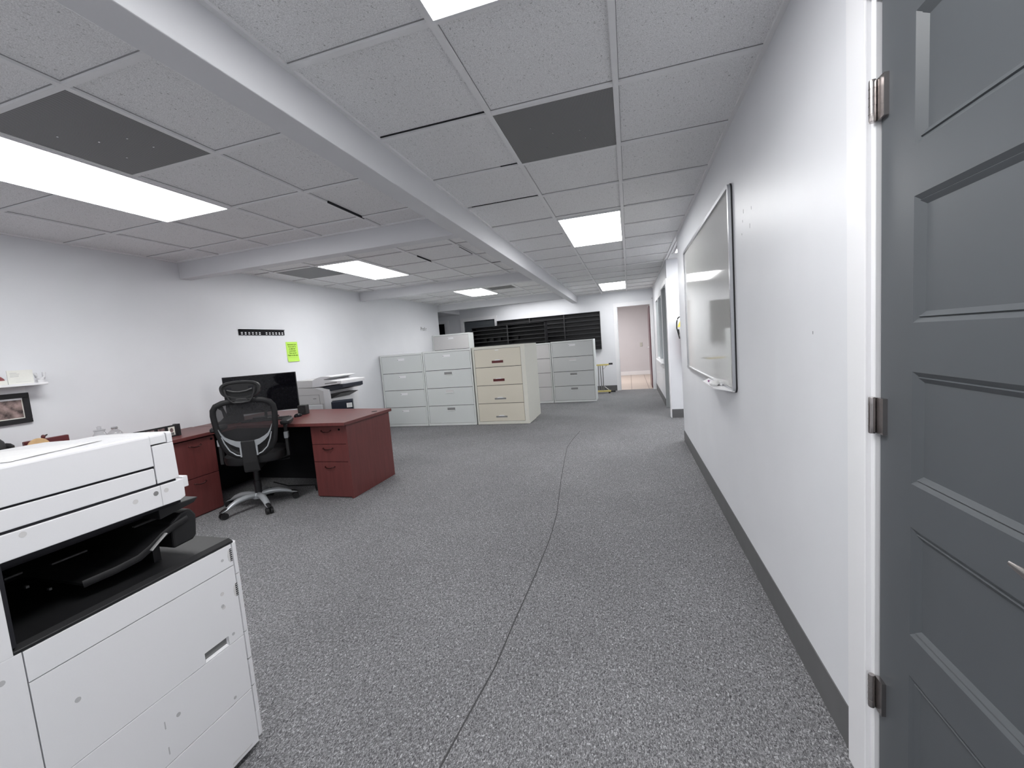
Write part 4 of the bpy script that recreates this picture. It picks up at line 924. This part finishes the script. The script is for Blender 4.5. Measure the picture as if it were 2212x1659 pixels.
# exit tray with curved lip and front wall
path = [(XC-0.07, 0.66, 0.800), (XC-0.05, 0.72, 0.806), (XC-0.04, 0.77, 0.814), (XC-0.035, 0.80, 0.830), (XC-0.035, 0.835, 0.852), (XC-0.04, 0.87, 0.862), (XC-0.05, 0.915, 0.866)]
MB().tube(path, [(0.004, 0.010)]*7, 10).build('tray_lip', 'blackm', cpx, smooth=True)
mb = MB()
for (a_, b_) in zip(path, path[1:]):
    mb.loft([[(a_[0], a_[1], a_[2]-0.004), (a_[0], a_[1], a_[2]+0.002), (a_[0]-0.38, a_[1], a_[2]+0.002), (a_[0]-0.38, a_[1], a_[2]-0.004)], [(b_[0], b_[1], b_[2]-0.004), (b_[0], b_[1], b_[2]+0.002), (b_[0]-0.38, b_[1], b_[2]+0.002), (b_[0]-0.38, b_[1], b_[2]-0.004)]])
mb.build('exit_tray', 'blackm', cpx)
MB().tube([(XC-0.022, 0.79, 0.826), (XC-0.022, 0.812, 0.842), (XC-0.024, 0.835, 0.856)], [(0.006, 0.003)]*3, 8).build('tray_lip_highlight', 'grey', cpx, smooth=True)  # grey strip stands for the highlight on the tray lip
MB().prism([(0.868, 0.790), (0.925, 0.793), (0.938, 0.803), (0.945, 0.868), (0.930, 0.892), (0.90, 0.889), (0.868, 0.868)], XC-0.42, XC-0.05, 'x').build('tray_front', 'blackm', cpx, bevel=0.006)
B(XC-0.30, XC-0.10, 0.84, 0.86, 0.757, 0.85).build('tray_support', 'black', cpx)
MB().prism([(0.83, 0.930), (0.945, 0.925), (0.93, 0.912), (0.83, 0.898)], XC-0.45, XC-0.03, 'x').build('upper_tray', 'blackm', cpx, bevel=0.003)
MB().prism([(0.80, 1.00), (0.92, 1.012), (0.905, 0.985), (0.80, 0.975)], XC-0.50, XC-0.12, 'x').build('control_panel_arm', 'blackm', cpx, bevel=0.003)
# scanner section
mb = MB().prism([(Y0, 0.947), (0.872, 0.943), (0.888, 0.950), (0.889, 1.003), (Y0, 1.004)], XB, XC, 'x'); mb.build('scanner', 'white', cpx, bevel=0.002)
B(XC-0.02, XC-0.004, Y0+0.01, 0.87, 1.000, 1.022).build('scanner_gap', 'slot', cpx)
B(XB+0.02, XC-0.005, 0.889, 0.905, 0.975, 1.008).build('control_panel', 'white', cpx, bevel=0.002)
mb = MB().prism([(Y0, 1.010), (0.817, 1.010), (0.817, 1.0555), (Y0, 1.0575)], XB, XC-0.001, 'x'); mb.build('lid_base', 'white', cpx, bevel=0.002)
B(XB+0.01, XC-0.006, Y0+0.01, 0.86, 1.02, 1.085).build('lid_core', 'slot', cpx)
def ztop(x):
    T = [(-1.3, 1.150), (-1.41, 1.1485), (-1.51, 1.1455), (-1.61, 1.142), (-1.75, 1.136), (-1.93, 1.118)]
    for (xa, za), (xb_, zb_) in zip(T, T[1:]):
        if xb_ <= x <= xa: return za+(zb_-za)*(x-xa)/(xb_-xa)
    return T[-1][1]
xs = [-1.308, -1.41, -1.51, -1.61, -1.68, -1.75, -1.84, -1.925]
topc = [(XC, ztop(XC)-0.007), (XC-0.002, ztop(XC)-0.002)]+[(x, ztop(x)) for x in xs]+[(XB, ztop(XB)-0.008)]
mb = MB().prism([(XC, 1.0620)]+topc+[(XB, 1.0620)], Y0, 0.817, 'y')
mb.prism([(XC, 1.122)]+topc[0:6]+[(-1.61, 1.122)], 0.817, 0.858, 'y')
mb.build('document_feeder', 'white', cpx, bevel=0.0015)
mb = MB().prism([(0.820, 1.010), (0.8785, 1.010), (0.876, 1.118), (0.820, 1.118)], XB, XC-0.0005, 'x')
mb.prism([(XC-0.0005, 1.1185)]+[(x+(-0.0005 if x > -1.301 else 0), z) for x, z in topc[0:6]]+[(-1.61, 1.1185)], 0.861, 0.8755, 'y')
mb.build('lid_hinge_cover', 'white', cpx, bevel=0.0015)
mb = MB()
for a_ in (0.8235, ): mb.box(XC-0.001, XC+0.0004, a_, a_+0.0014, 0.944, 1.003)
mb.build('scanner_seam', 'faint', cpx)
MB().lathe([(0.0065, -0.0002), (0.0065, 0.0006)], (XC, 0.811, 0.985), 14, 'x').build('screw_hole', 'grey', cpx)
MB().lathe([(0.0065, -0.0002), (0.0065, 0.0005)], (XC, 0.838, 0.985), 14, 'x').build('screw_cap', 'whiteg', cpx)
MB().lathe([(0.0065, -0.0002), (0.0065, 0.0005)], (XC, 0.760, 0.981), 14, 'x').build('screw_cap', 'whiteg', cpx)
MB().lathe([(0.0065, -0.0002), (0.0065, 0.0005)], (XC, 0.544, 0.992), 14, 'x').build('screw_cap', 'whiteg', cpx)
# loose sheets on the lid
def sheet(cx_, cy_, rz, z, label, amp, sx=0.14, sy_=0.108):
    random.seed(int(cx_*1000)); mb = MB(); n = 8; P_ = {}
    for i in range(n+1):
        for j in range(n+1):
            u, v = -sx+2*sx*i/n, -sy_+2*sy_*j/n
            P_[i, j] = (cx_+u*math.cos(rz)-v*math.sin(rz), cy_+u*math.sin(rz)+v*math.cos(rz), z+ztop(max(-1.93, min(-1.3, cx_+u*math.cos(rz)-v*math.sin(rz))))+amp*(0.5+0.5*math.sin(u*31+v*23)*math.cos(v*37)))
    for i in range(n):
        for j in range(n): mb.quad(P_[i, j], P_[i+1, j], P_[i+1, j+1], P_[i, j+1])
    bmesh.ops.remove_doubles(mb.bm, verts=mb.bm.verts, dist=1e-5)
    o = mb.build('paper_sheet', 'paper', smooth=True, angle=180); s__ = o.modifiers.new('s', 'SOLIDIFY'); s__.thickness = 0.0003; s__.offset = 1
    tag(o, label, 'paper', 'loose sheets on the copier lid')
sheet(-1.50, 0.62, 0.3, 0.001, 'rumpled white sheet lying on the copier lid nearest its right corner', 0.0015)
sheet(-1.58, 0.45, -0.5, 0.0045, 'rumpled white sheet on the copier lid towards the left edge of the photo', 0.002)
